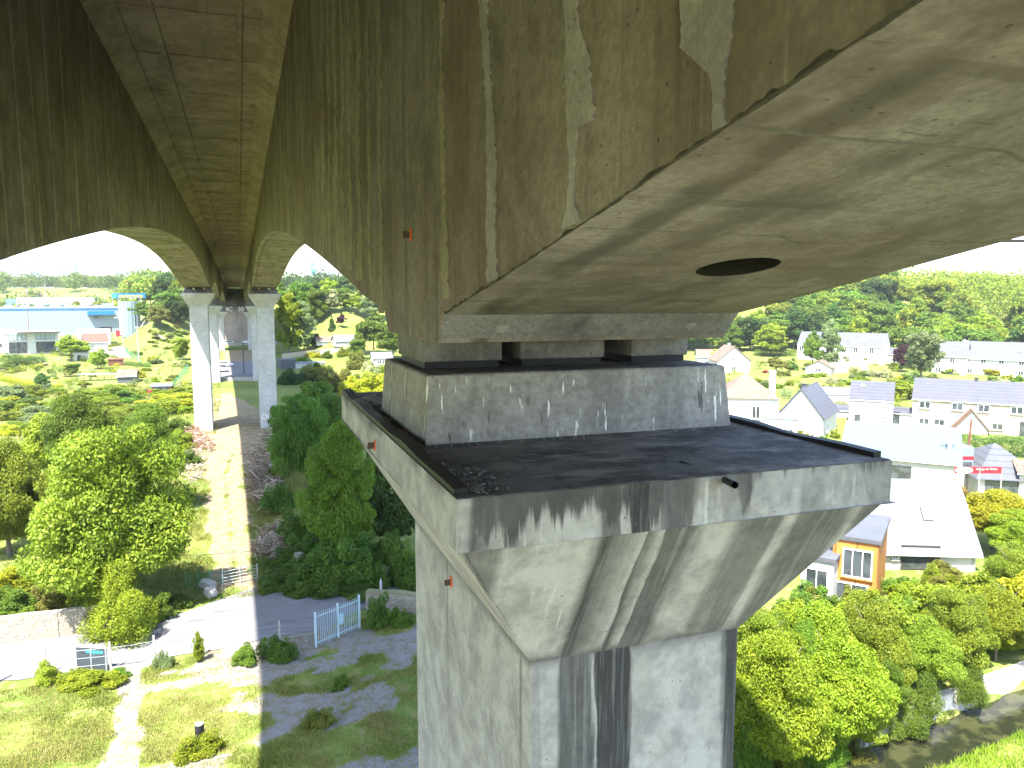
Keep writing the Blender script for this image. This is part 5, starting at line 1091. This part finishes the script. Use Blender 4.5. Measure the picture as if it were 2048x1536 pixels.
# small white van by the workshop
def car(name, label, P_, rz, body, L=4.3, W_=1.8, H_=1.5, van=False, group=None):
    o = empty(name, P_, label, 'van' if van else 'car', group, rz)
    hl = L/2; sec = [(-hl, .35), (-hl, .75), (-hl*.9, .95 if not van else 1.1), (-hl*.62, H_ if not van else H_), (hl*.25, H_), (hl*.52, .98), (hl*.95, .82), (hl, .6), (hl, .35)]
    if van: sec = [(-hl, .35), (-hl, H_*.95), (-hl*.92, H_), (hl*.35, H_), (hl*.68, 1.05), (hl*.97, .85), (hl, .6), (hl, .35)]
    bevel(MB().prism([Vector((x_, -W_/2, z_)) for x_, z_ in sec], (0, W_, 0)).build('body', body, o, local=True), .12, 3)
    for s_ in (-1, 1):
        y_ = s_*(W_/2+.006); q_ = [(-hl*.74, 1.0), (-hl*.55, H_-.14), (hl*.2, H_-.14), (hl*.44, 1.0)] if not van else [(hl*.02, 1.05), (hl*.02, H_-.15), (hl*.36, H_-.15), (hl*.6, 1.05)]
        MB().prism([Vector((x_, y_, z_)) for x_, z_ in q_], (0, s_*.012, 0)).build('side_window', M['glass'], o, local=True)
        MB().box((hl-.03, s_*W_*.36, .68), (.1, .3, .14)).build('headlight', M['frame'], o, local=True)
        for x_ in (-hl*.62, hl*.62):
            wl = MB().tube([(x_, s_*(W_/2-.2), .33), (x_, s_*(W_/2+.02), .33)], .33, 16).build('wheel', M['rubber'], o, local=True); MB().tube([(x_, s_*(W_/2+.0), .33), (x_, s_*(W_/2+.03), .33)], .2, 12).build('rim', M['galv'], wl, local=True)
    f0, f1 = ((hl*.28, H_-.06), (hl*.50, 1.02)) if not van else ((hl*.38, H_-.06), (hl*.66, 1.08))
    MB().prism([Vector((f0[0], -W_*.42, f0[1])), Vector((f0[0], W_*.42, f0[1])), Vector((f1[0], W_*.45, f1[1])), Vector((f1[0], -W_*.45, f1[1]))], (.02, 0, .02)).build('windscreen', M['glass'], o, local=True)
    return o
M['silver'] = plain('silver car paint', (.50, .53, .58), .3, .04, 2, .3, .5); M['whitecar'] = plain('white car paint', (.78, .78, .78), .3, .03, 2, 0, .5)
V0 = lambda x_, y_, dz=.1: Vector((x_, y_, h1(x_, y_)+dz))
car('parked_car', 'silver estate car parked below the abutment', V0(-4.2, 299), math.pi, M['silver'], 4.6)
car('parked_car', 'white hatchback half hidden behind the right hand piers', V0(3.0, 300), math.pi, M['whitecar'], 4.4)
car('parked_van', 'white van parked beside the second sunlit pier', V0(-4.6, 214), -1.2, M['whitecar'], 4.6, 1.85, 1.9, True)
car('parked_car', 'white car parked behind the white van', V0(-4.0, 224), .1, M['whitecar'], 4.3)
car('parked_van', 'small white van beside the grey green shrub at the workshop', G(1838, 978), .4, M['whitecar'], 4.2, 1.75, 1.8, True)

# ------------------------------------------------------------------ left side buildings
st = house('hardware_store', 'wide white hardware store with blue awning and flat roof', 'store', -60, 236, 671, 617, 612, 45, .02, 'x', 'flat', 'whitemetal', 'whitemetal', (), (('f', .872, 1.6, 4.6, 3.2), ('f', .27, 2.5, 1.2, 1.2)))
az = 0
Pst = G(88, 671)
def on_store(px, py, out): 
    r = ray(px, py); t = (math.hypot(Pst.x, Pst.y)-out)/math.hypot(r.x, r.y); return C0+r*t
a_, b_ = on_store(174, 630, 1.2), on_store(226, 622, 1.2)
azs = math.atan2(Pst.x, Pst.y)
aw = empty('awning', a_, 'strong blue awning over the hardware store entrance', 'awning')
MB().box((a_+b_)/2+Vector((0, 1.4, 0)), ((b_-a_).length, 2.6, abs(b_.z-a_.z)), -azs+.02).build('canopy', M['blue'], aw)
sp = on_store(192, 634, .3); MB().box(sp, (1.8, .2, .8), -azs).build('sign_panel', M['trim'], aw)
hw_, H_ = st['hw'], st['H']
MB().bb((-hw_, -.10, H_-.75), (hw_, -.01, H_-.35)).build('blue_band', M['blue'], st, local=True)
for i in range(9): MB().bb((-hw_+6+i*5.6, 8, H_+.3), (-hw_+9+i*5.6, 30, H_+1.1)).build('roof_light', M['paleglass'], st, local=True)
MB().bb((hw_-8, 4, H_+.3), (hw_-4, 9, H_+2.0)).build('roof_unit', M['whitemetal'], st, local=True)
o, W_, H2 = fbox('plant_room', 'pale blue box shaped plant room behind the store roof', 'building', 16, 44, 640, 598, 6, M['paleblue'])
house('warehouse', 'low warehouse with white roof and blue fascia behind the store', 'building', 48, 182, 640, 610, 596, 20, 0, 'x', 'gable', 'blue', 'whitemetal')
house('brick_house', 'red brick house with small white dormer behind the store', 'house', 57, 84, 606, 592, 582, 9, .2, 'x', 'gable', 'brick', 'clay', W2((.5,), 3.2, 2, 1.4))
# blue clad round tower next to the store
a_ = G(261, 672); m_ = px2m(a_); o = empty('storage_tower', a_, 'round tower clad in pale blue metal beside the store', 'tower'); zt_ = z_at(261, 603, a_); r_ = 17*m_
bk = Vector((a_.x, a_.y+r_, 0)); MB().tube([Vector((bk.x, bk.y, a_.z-.5)), Vector((bk.x, bk.y, zt_))], r_, 20).build('drum', M['paleblue'], o)
for i in range(10):
    t = math.pi+math.pi*i/9; q_ = bk+Vector((math.cos(t)*r_, math.sin(t)*r_, 0)); MB().bb((q_.x-.12, q_.y-.12, a_.z), (q_.x+.12, q_.y+.12, zt_+.1)).build('panel_rib', M['whitemetal'], o)
# store sign
a_ = G(259, 668)+Vector((0, 4, 0)); m_ = px2m(a_); z0, z1 = z_at(259, 596, a_), z_at(259, 586.5, a_); Ls = 60*m_; o = empty('store_sign', a_, 'blue castorama sign with yellow letters on two tall posts', 'sign')
rz = -math.atan2(a_.x, a_.y); xa = Vector((math.cos(rz), math.sin(rz), 0)); nrm = Vector((math.sin(rz), -math.cos(rz), 0)); cc_ = Vector((a_.x, a_.y, (z0+z1)/2))
MB().box(cc_, (Ls, .4, z1-z0), rz).build('board', M['blue'], o); MB().box(cc_-xa*Ls*.42+nrm*.22, (Ls*.13, .1, (z1-z0)*.8), rz).build('emblem', plain('light blue sign', (.05, .36, .80), .5, .05), o)
put_text('lettering', 'castorama', (z1-z0)*1.12, M['yellowp'], o, cc_+nrm*.28+xa*Ls*.06+Vector((0, 0, -.1)), rz, extrude=.03, bold=.03)
for s_ in (-.3, .36): q_ = cc_+xa*Ls*s_; MB().tube([Vector((q_.x, q_.y+.5, a_.z-.5)), Vector((q_.x, q_.y+.5, z0+.2))], .3, 8).build('post', M['render'], o)
o, W_, H2 = fbox('skip_container', 'red steel skip container beside the store', 'container', 232, 247, 673, 661, 4, M['red'])
for i in range(5): MB().bb((-W_/2+.3+i*W_/5, -.08, .1), (-W_/2+.5+i*W_/5, 0, H2-.1)).build('side_rib', M['red'], o, local=True)
for i, x_ in enumerate((48, 57, 77, 90, 95, 114, 121, 131, 137, 147, 152, 160, 198, 227)):
    pole(x_, 634 if x_ != 95 else 640, (585, 578, 588, 586, 560, 586, 588, 587, 584, 585, 583, 587, 586, 582)[i], .16, M['galv'], 'thin lighting mast behind the store roof', False, .5, name='light_mast', cat='lamp post')[0]['group'] = 'lighting masts behind the store'
def fence(name, label, pts, hh_, n, pm, rails=(), bars=0, mesh=None, r_=.04, cat='fence', br=.012):
    """posts at even spacing along a polyline; rails/bars as parts"""
    o = empty(name, pts[0], label, cat); L = [0]
    for a_, b_ in zip(pts[:-1], pts[1:]): L.append(L[-1]+(b_-a_).length)
    def at(t):
        t *= L[-1]; x_ = np.interp(t, L, [q_.x for q_ in pts]); y_ = np.interp(t, L, [q_.y for q_ in pts]); return Vector((x_, y_, h1(x_, y_)))
    me_p = MB().box((0, 0, hh_/2), (r_*2, r_*2, hh_+.3)).mesh('post', pm)
    for i in range(n+1): share('post', me_p, o, at(i/n)-pts[0])
    for z_ in rails:
        for i in range(n): MB().tube([at(i/n)+Vector((0, 0, z_)), at((i+1)/n)+Vector((0, 0, z_))], br, 4).build('rail', pm, o)
    if bars:
        me_b = MB().box((0, 0, hh_/2), (.032, .032, hh_)).mesh('bar', pm); nb = int(L[-1]/bars)
        for i in range(nb): share('bar', me_b, o, at((i+.5)/nb)-pts[0]+Vector((0, 0, .03)))
    if mesh:
        for i in range(n):
            a_, b_ = at(i/n), at((i+1)/n); mb = MB(); kx = max(2, int((b_-a_).length/mesh)); kz = max(2, int(hh_/mesh))
            for j in range(1, kx): q_ = a_+(b_-a_)*(j/kx); mb.tube([q_, q_+Vector((0, 0, hh_))], .006, 3, cap=False)
            for j in range(1, kz+1): mb.tube([a_+Vector((0, 0, hh_*j/kz)), b_+Vector((0, 0, hh_*j/kz))], .006, 3, cap=False)
            mb.build('wire_panel', pm, o)
    return o
fence('security_fence', 'long grey steel security fence in front of the store', g0((8, 680), (120, 680), (232, 676)), 2.6, 22, M['galv'], (.3, 2.4), 0, .6, .06, br=.04)
fence('mesh_fence', 'green wire fence at the corner of the store yard', g0((212, 688), (226, 676)), 1.8, 4, M['greenwire'], (.2, 1.7), 0, .3, .05)
fence('mesh_fence', 'green wire fence beside the allotment driveway', g0((248, 702), (262, 716), (282, 724)), 1.8, 8, M['greenwire'], (.2, 1.7), 0, .3, .05)
fence('mesh_fence', 'green wire fence running up from the red shed to the far pier', g0((342, 786), (356, 768), (376, 742)), 1.9, 9, M['greenwire'], (.2, 1.8), 0, .3, .05)
pole(248, 712, 635, .17, M['concrete_post'], 'concrete street lamp beside the allotment driveway', False, .6, name='street_lamp', cat='lamp post'); pole(278, 728, 652, .2, M['concrete_post'], 'concrete utility pole at the allotment hedge', True, .7); pole(61, 705, 620, .12, M['wood'], 'thin timber pole in front of the glass house', False, .7)
a_ = G(248, 712); q_ = Vector((a_.x, a_.y, z_at(248, 637, a_))); lo_ = bpy.data.objects['street_lamp']; MB().tube([q_, q_+Vector((-1.4, -.2, .25))], .05, 6).build('lamp_arm', M['galv'], lo_); MB().box(q_+Vector((-1.7, -.25, .27)), (.7, .25, .12)).build('lamp_head', M['frame'], lo_)
# white glass-fronted house
gh = house('glass_house', 'white modern house with glazed grid front and dark flat canopy', 'house', 20, 112, 708, 668, 660, 10, .1, 'x', 'flat', 'render', 'render', tuple(('f', u, 2.2, 2.6, 3.4, 'window', 'trim', 'glass', 1) for u in (.16, .31, .66, .84))+tuple(('f', u, 5.6, 2.6, 2.0, 'window', 'trim', 'paleglass', 1) for u in (.16, .31, .66, .84)))
MB().bb((-gh['hw']*.55, -2.5, gh['H']+.35), (gh['hw']*1.05, 8, gh['H']+.75)).build('canopy', M['trim'], gh, local=True); MB().bb((-gh['hw']*.55, -2.4, gh['H']+.76), (gh['hw']*1.05, 8, gh['H']+.84)).build('canopy_top', M['render'], gh, local=True)
house('house', 'white clutter roofed outbuilding left of the glass house', 'house', -20, 24, 706, 662, 655, 9, 0, 'x', 'flat', 'render', 'render', W2((.6,), 2.5, 2, 1.6))
house('house', 'small white house with brown grey roof beside the driveway', 'house', 172, 214, 704, 684, 668, 9, .06, 'x', 'gable', 'render', 'brownroof', W2((.35,), 2.0, .9, 1.4), (), ((.85, .6, .5, .6),))
house('house', 'white flat roofed building behind the small brown grey roofed house', 'house', 160, 218, 690, 662, 655, 12, 0, 'x', 'flat', 'render', 'render')
house('garden_shed', 'tiny white shed with flat roof in the allotments', 'shed', 152, 176, 722, 706, 702, 3, .1, 'x', 'flat', 'render', 'whitemetal', (), (('f', .3, 1.0, .9, 1.8),))
sh = house('garden_shed', 'open fronted garden shed with grey roof and dark interior', 'shed', 305, 342, 788, 773, 768, 3.5, -.05, 'x', 'flat', 'wood', 'whitemetal', (), (('f', .5, .9, 3.0, 1.6),))
fbox('storage_box', 'red and white storage box beside the open garden shed', 'box', 296, 304, 790, 781, 1, M['red'])
a_, b_ = G(155, 762), G(236, 760); cf = empty('cold_frame', a_, 'long white cold frame on posts in the allotments', 'cold frame'); zc_ = z_at(195, 748, (a_+b_)/2)
MB().box(((a_+b_)/2).xy.to_3d()+Vector((0, 0, zc_)), ((b_-a_).length, 1.6, .12), math.atan2(b_.y-a_.y, b_.x-a_.x)).build('cover', M['whitemetal'], cf)
for i in range(7): q_ = a_+(b_-a_)*(i/6); MB().tube([q_, Vector((q_.x, q_.y, zc_-.06))], .05, 5).build('leg', M['wood'], cf)
house('garden_shed', 'weathered grey plank shed beside the long cold frame', 'shed', 237, 270, 766, 752, 740, 5, -.15, 'x', 'gable', 'paleslate', 'clay')
house('garden_shed', 'low brown shed at the allotment hedge', 'shed', 220, 246, 732, 720, 716, 3, .1, 'x', 'flat', 'wood', 'wood')
# window between piers: cottages and sheds
house('cottage', 'low white cottage with long pale roof below the sloping lawn', 'house', 672, 714, 692, 682, 671, 7, .2, 'x', 'gable', 'render', 'whitetile', W2((.3, .6), 1.3, .8, 1.0))
house('cottage', 'small white cottage with pinkish roof beside the dark round tree', 'house', 634, 668, 690, 682, 674, 6, .1, 'x', 'gable', 'render', 'clay', W2((.2,), 1.2, .8, .8))
house('garden_hut', 'small white hut with pale roof left of the near pier', 'shed', 746, 784, 733, 715, 706, 4, .15, 'x', 'gable', 'render', 'whitemetal', W2((.35, .6), 1.4, 1.2, 1.1))
house('garden_shed', 'corrugated grey shed beside the tall poplar', 'shed', 562, 592, 738, 722, 717, 5, .2, 'x', 'flat', 'paleslate', 'paleslate')
house('garden_shed', 'long low white roofed shed in the sunlit plots', 'shed', 592, 650, 736, 727, 721, 3, .2, 'x', 'flat', 'render', 'whitemetal')
# distant town
M['far1'] = plain('far pale concrete', (.26, .27, .29), .8, .05, .05); M['far2'] = plain('far blue glass', (.05, .28, .60), .4, .05, .05); M['farband'] = plain('far window band', (.16, .18, .21), .4, .1, .1)
def block(px0, px1, pyb, pyt, dist, label, mat='far1', d=25, floors=8):
    r = ray((px0+px1)/2, pyb); t = dist/math.hypot(r.x, r.y); a_ = C0+r*t; gz = h1(a_.x, a_.y); m_ = px2m(a_); W_ = (px1-px0)*m_; zt_ = z_at((px0+px1)/2, pyt, a_); zb_ = min(gz-2, z_at((px0+px1)/2, pyb, a_))
    az_ = math.atan2(a_.x, a_.y); o = empty('apartment_building', Vector((a_.x, a_.y, zb_)), label, 'building', None, -az_); H_ = zt_-zb_
    MB().bb((-W_/2, 0, 0), (W_/2, d, H_)).build('wall', M[mat], o, local=True)
    z0_ = max(0, gz-zb_)
    for i in range(floors):
        z_ = z0_+(H_-z0_)*(i+.35)/floors; MB().bb((-W_/2+1, -.25, z_), (W_/2-1, -.02, z_+(H_-z0_)/floors*.4)).build('window', M['farband'], o, local=True)
    MB().bb((-W_/2-.3, -.3, H_), (W_/2+.3, d+.3, H_+1)).build('roof', M['far1'], o, local=True)
    return o
block(14, 78, 556, 517, 1500, 'huge pale hospital slab on the skyline', floors=12); block(-20, 14, 556, 514, 1520, 'pale tower edge beside the hospital slab'); block(84, 100, 556, 540, 1450, 'low pale block right of the hospital slab', floors=4)
block(118, 150, 556, 531, 1480, 'pale apartment block with dark stair tower on the skyline', floors=7); block(151, 158, 556, 526, 1470, 'thin dark stair tower on the skyline', 'farband', 12, 3); block(232, 258, 558, 542, 1600, 'small distant pale block near the viaduct arch', floors=4)
block(622, 632, 556, 526, 1350, 'slim blue glazed tower on the skyline', 'far2', 18, 3); block(634, 664, 556, 543, 1300, 'white stepped building beside the blue tower', floors=4); block(610, 690, 562, 551, 1200, 'long low white building below the blue tower', floors=3); block(580, 606, 562, 556, 1250, 'low white building left of the blue tower', floors=2)

# ================================================================== FOREGROUND OBJECTS
# pale blue palisade gate
M['gateblue'] = plain('worn pale blue gate paint', (.34, .45, .50), .5, .15, 6)
A, B = G(632, 1294), G(719, 1256); gt = fence('palisade_gate', 'pale blue steel palisade gate standing at the edge of the yard', [A, B], 2.15, 2, M['gateblue'], (.25, 1.95), .15, None, .07, 'gate', .035)
mid = A+(B-A)*.55; MB().box(mid+Vector((0, -.06, 1.2)), (.5, .08, .7), math.atan2((B-A).y, (B-A).x)).build('lock_plate', M['gateblue'], gt)
# concrete post fence along the lane
ps = g0((-10, 1368), (92, 1352), (222, 1342), (310, 1328), (396, 1316), (478, 1304), (560, 1296), (632, 1293))
o = empty('post_fence', ps[0], 'concrete post and wire fence between the lane and the yard', 'fence'); me_p = MB().box((0, 0, .85), (.13, .13, 1.9), taper=(.85, .85)).mesh('post', M['concrete_post'])
for q_ in ps: share('post', me_p, o, q_-ps[0])
for z_ in (.45, .95, 1.45):
    for a_, b_ in zip(ps[:-1], ps[1:]): MB().tube([a_+Vector((0, 0, z_)), (a_+b_)/2+Vector((0, 0, z_-.04)), b_+Vector((0, 0, z_))], .004, 4).build('wire', M['galv'], o)
A, B = G(222, 1344), G(312, 1331); kb = MB().box((A+B)/2+Vector((0, 0, .12)), ((B-A).length, .12, .3), math.atan2((B-A).y, (B-A).x)).build('base_panel', M['concrete_post'], o)
# graffitied metal gate
A, B = G(155, 1340), G(214, 1342); gp = empty('metal_gate', A, 'dark grey sheet metal double gate with turquoise graffiti', 'gate'); rz = math.atan2((B-A).y, (B-A).x); L_ = (B-A).length; xa = (B-A).normalized(); M['greygate'] = plain('grey gate paint', (.048, .058, .066), .5, .15, 4)
for i in range(2): c_ = A+xa*L_*(.25+.5*i)+Vector((0, 0, .72)); MB().box(c_, (L_*.49, .06, 1.35), rz).build('leaf_panel', M['greygate'], gp)
for f_ in (0, .5, 1): MB().box(A+xa*L_*f_+Vector((0, 0, .7)), (.07, .1, 1.5), rz).build('post', M['galv'], gp)
MB().box(A+xa*L_*.5+Vector((0, 0, 1.45)), (L_, .09, .06), rz).build('top_rail', M['galv'], gp)
nrm = Vector((math.sin(rz), -math.cos(rz), 0)); M['turq'] = plain('turquoise spray paint', (.05, .62, .58), .6, .1)
put_text('graffiti', 'snopses', .34, M['turq'], gp, A+xa*L_*.62+Vector((0, 0, 1.2))+nrm*.04, rz, extrude=.003); put_text('graffiti', 'oneit', .26, M['darkpaint'], gp, A+xa*L_*.25+Vector((0, 0, 1.1))+nrm*.04, rz, extrude=.003)
# corrugated pipe standing in the weeds
a_ = G(400, 1496); o = empty('corrugated_pipe', a_, 'black corrugated drain pipe standing upright in weeds', 'pipe'); pts = []; rr = []
for i in range(33): pts.append(a_+Vector((.02*i/32, 0, -.1+1.35*i/32))); rr.append(.20+(.02 if i % 2 else -.012))
MB().tube(pts, rr, 20).build('body', M['rubber'], o, True); MB().tube([pts[-1]-Vector((0, 0, .05)), pts[-1]+Vector((0, 0, .03))], .20, 20).build('cover', M['concrete_post'], o)
# boulders
def boulder(px, py, s_, label, mat='render'):
    a_ = G(px, py); bm = bmesh.new(); bmesh.ops.create_icosphere(bm, subdivisions=2, radius=.5)
    for v in bm.verts:
        n_ = .75+.5*vnoise(v.co.x*3+px, v.co.y*3+v.co.z*5); v.co = Vector((max(-.38, min(.38, v.co.x*n_)), max(-.36, min(.36, v.co.y*n_)), max(-.3, min(.36, v.co.z*n_))))
    me_ = bpy.data.meshes.new('boulder'); bm.to_mesh(me_); bm.free(); me_.materials.append(M[mat]); o = bpy.data.objects.new('boulder', me_); COL.objects.link(o); o.location = a_+Vector((0, 0, .25*s_[2])); o.scale = s_; o.rotation_euler.z = px*.37; return tag(o, label, 'boulder')
M['limestone'] = plain('pale limestone', (.40, .375, .33), .9, .15, 4, bump=.5)
boulder(422, 1193, (1.15, 1.0, 1.1), 'white cut limestone block at the edge of the lane', 'limestone'); boulder(414, 1174, (1.7, 1.1, .9), 'pale limestone boulder behind the cut block by the field gate', 'limestone')
# field gate
A, B = G(446, 1174), G(515, 1160); fence('field_gate', 'rusty tubular field gate closing the dirt track', [A, B], 1.2, 2, M['galv'], (.2, .45, .7, .95, 1.2), 0, None, .035, 'gate', .022)
fence('mesh_fence', 'low green wire fence behind the limestone boulders', g0((372, 1176), (444, 1168)), 1.1, 3, M['greenwire'], (.1, 1.05), 0, .2, .03)
# stone stump
a_ = G(598, 1136); o = empty('stone_bollard', a_, 'worn grey stone bollard with a round head standing in the ivy', 'bollard')
MB().tube([a_+Vector((0, 0, -.2)), a_+Vector((0, 0, .35)), a_+Vector((0, 0, .6)), a_+Vector((0, 0, .95))], [.34, .30, .22, .30], 14).build('shaft', M['concrete_post'], o, True); MB().tube([a_+Vector((0, 0, .95)), a_+Vector((0, 0, 1.2)), a_+Vector((0, 0, 1.25))], [.36, .36, .28], 14).build('head', M['concrete_post'], o)
a_ = G(762, 1184); o = empty('marker_post', a_, 'small white marker post on the far side of the lane', 'post'); MB().tube([a_, a_+Vector((0, 0, .8)), a_+Vector((0, 0, 1.05))], [.12, .1, .02], 6).build('body', M['render'], o)
# overhead cable
A, B = G(300, 1150)+Vector((0, 0, 1.5)), G(830, 1100)+Vector((0, 0, 3.2)); pts = [A+(B-A)*(i/14)+Vector((0, 0, -1.0*math.sin(math.pi*i/14))) for i in range(15)]
tag(MB().tube(pts, .018, 4).build('overhead_cable', M['trim']), 'thin overhead cable sagging across the dirt track', 'cable')
# brushwood and rubble heaps beside the track
M['deadwood'] = plain('dead brushwood', (.20, .14, .10), .95, .4, 7); M['palewood'] = plain('bleached dead wood', (.42, .37, .31), .95, .25, 7); M['rusty'] = plain('rust brown twigs', (.30, .13, .07), .95, .3, 7)
def brush(name, label, poly, n, lmax, mats, hmax, seed):
    """tangle of dead branches piled over a ground outline (pixel polygon)"""
    r = random.Random(seed); xs_ = [q_[0] for q_ in poly]; ys_ = [q_[1] for q_ in poly]; mb = MB(); c_ = 0
    def inside(x_, y_):
        s_ = False; j = len(poly)-1
        for i in range(len(poly)):
            if (poly[i][1] > y_) != (poly[j][1] > y_) and x_ < (poly[j][0]-poly[i][0])*(y_-poly[i][1])/(poly[j][1]-poly[i][1])+poly[i][0]: s_ = not s_
            j = i
        return s_
    while c_ < n:
        x_, y_ = r.uniform(min(xs_), max(xs_)), r.uniform(min(ys_), max(ys_))
        if not inside(x_, y_): continue
        c_ += 1; a_ = at_z(x_, y_, 1.0); a_.z = h1(a_.x, a_.y)+r.uniform(0, hmax)*(.4+vnoise(a_.x*.6, a_.y*.6)); L_ = r.uniform(.3, 1)*lmax; d_ = Vector((r.gauss(0, 1), r.gauss(0, 1), r.gauss(.05, .4))).normalized(); sd = Vector((r.gauss(0, .25), r.gauss(0, .25), r.gauss(0, .2)))*L_
        rad = r.choice((.012, .02, .03, .05))*(1 if r.random() < .93 else 2.4); mb.tube([a_-d_*L_*.5, a_+sd*.4, a_+d_*L_*.5+sd*.3], [rad, rad*.85, rad*.4], 5, r.randrange(len(mats)), cap=True)
    return tag(mb.build(name, mats, smooth=True), label, kind='stuff')
brush('brushwood', 'heap of dead brown brushwood along the shaded edge of the track', [(500, 985), (490, 930), (515, 885), (545, 862), (575, 870), (572, 930), (548, 1010), (535, 1010)], 1500, 2.6, [M['deadwood'], M['deadwood'], M['palewood']], 1.8, 3)
brush('roots', 'pale roots and logs heaped at the lower end of the track', [(508, 1098), (520, 1050), (560, 1040), (590, 1070), (560, 1105)], 420, 1.6, [M['palewood'], M['deadwood']], 1.2, 5)
brush('rubble', 'rusty twigs and rubble at the foot of the sunlit far pier', [(372, 862), (388, 852), (408, 868), (424, 885), (420, 898), (395, 890)], 700, 2.0, [M['rusty'], M['palewood'], M['deadwood']], 1.2, 7)
brush('rubble', 'pale broken branches scattered on the left of the track', [(352, 905), (382, 890), (412, 905), (405, 940), (380, 952), (360, 935)], 420, 1.6, [M['palewood'], M['palewood'], M['deadwood']], .6, 9)
# dark lamp column and barrier between the far piers
o_, t_ = pole(488, 748, 684, .16, M['trim'], 'black lamp column beside the parking area between the far piers', False, .8, name='lamp_column', cat='lamp post')
wall('kerb_wall', 'low concrete barrier at the end of the parking area', [V0(-9, 197, 0), V0(2, 194, 0), V0(10, 192, 0)], .9, .3, M['concrete_post'])
wall('kerb_wall', 'pale concrete barrier along the road below the abutment', [V0(-13, 293, 0), V0(13, 293, 0)], 1.1, .3, M['concrete_post'])
# spray painted scribbles at the feet of the first far piers
prs = [o for o in bpy.data.objects if o.name.startswith('pier')]
for o in prs:
    if abs(o.location.y-77*S) < 1:
        left = o.location.x < 0; q_ = Vector((o.location.x, (77-1.66)*S-.03, o.location.z+(3.6 if left else 1.8)))
        if left: put_text('graffiti', 'OUMY', .8, M['greypaint'], o, q_, 0, extrude=.003)
        else: put_text('graffiti', 'OMS', 1.2, M['whitepaint'], o, q_, 0, extrude=.003)
for o_ in list(bpy.data.objects):
    for kk in ('hw', 'H', 'R'):
        if kk in o_: del o_[kk]

# ================================================================== AIR
hz = MB().bb((-1520, -320, -8), (1520, 2640, 125)).build('haze', [], None)
k = NB('haze air'); v_ = k.n('ShaderNodeVolumePrincipled'); v_.inputs['Color'].default_value = (.93, .96, 1, 1); v_.inputs['Density'].default_value = .00014; v_.inputs['Anisotropy'].default_value = .2
k.link(v_.outputs[0], k.out.inputs['Volume']); hz.data.materials.append(k.m); tag(hz, 'thin bright summer haze over the valley', kind='stuff')
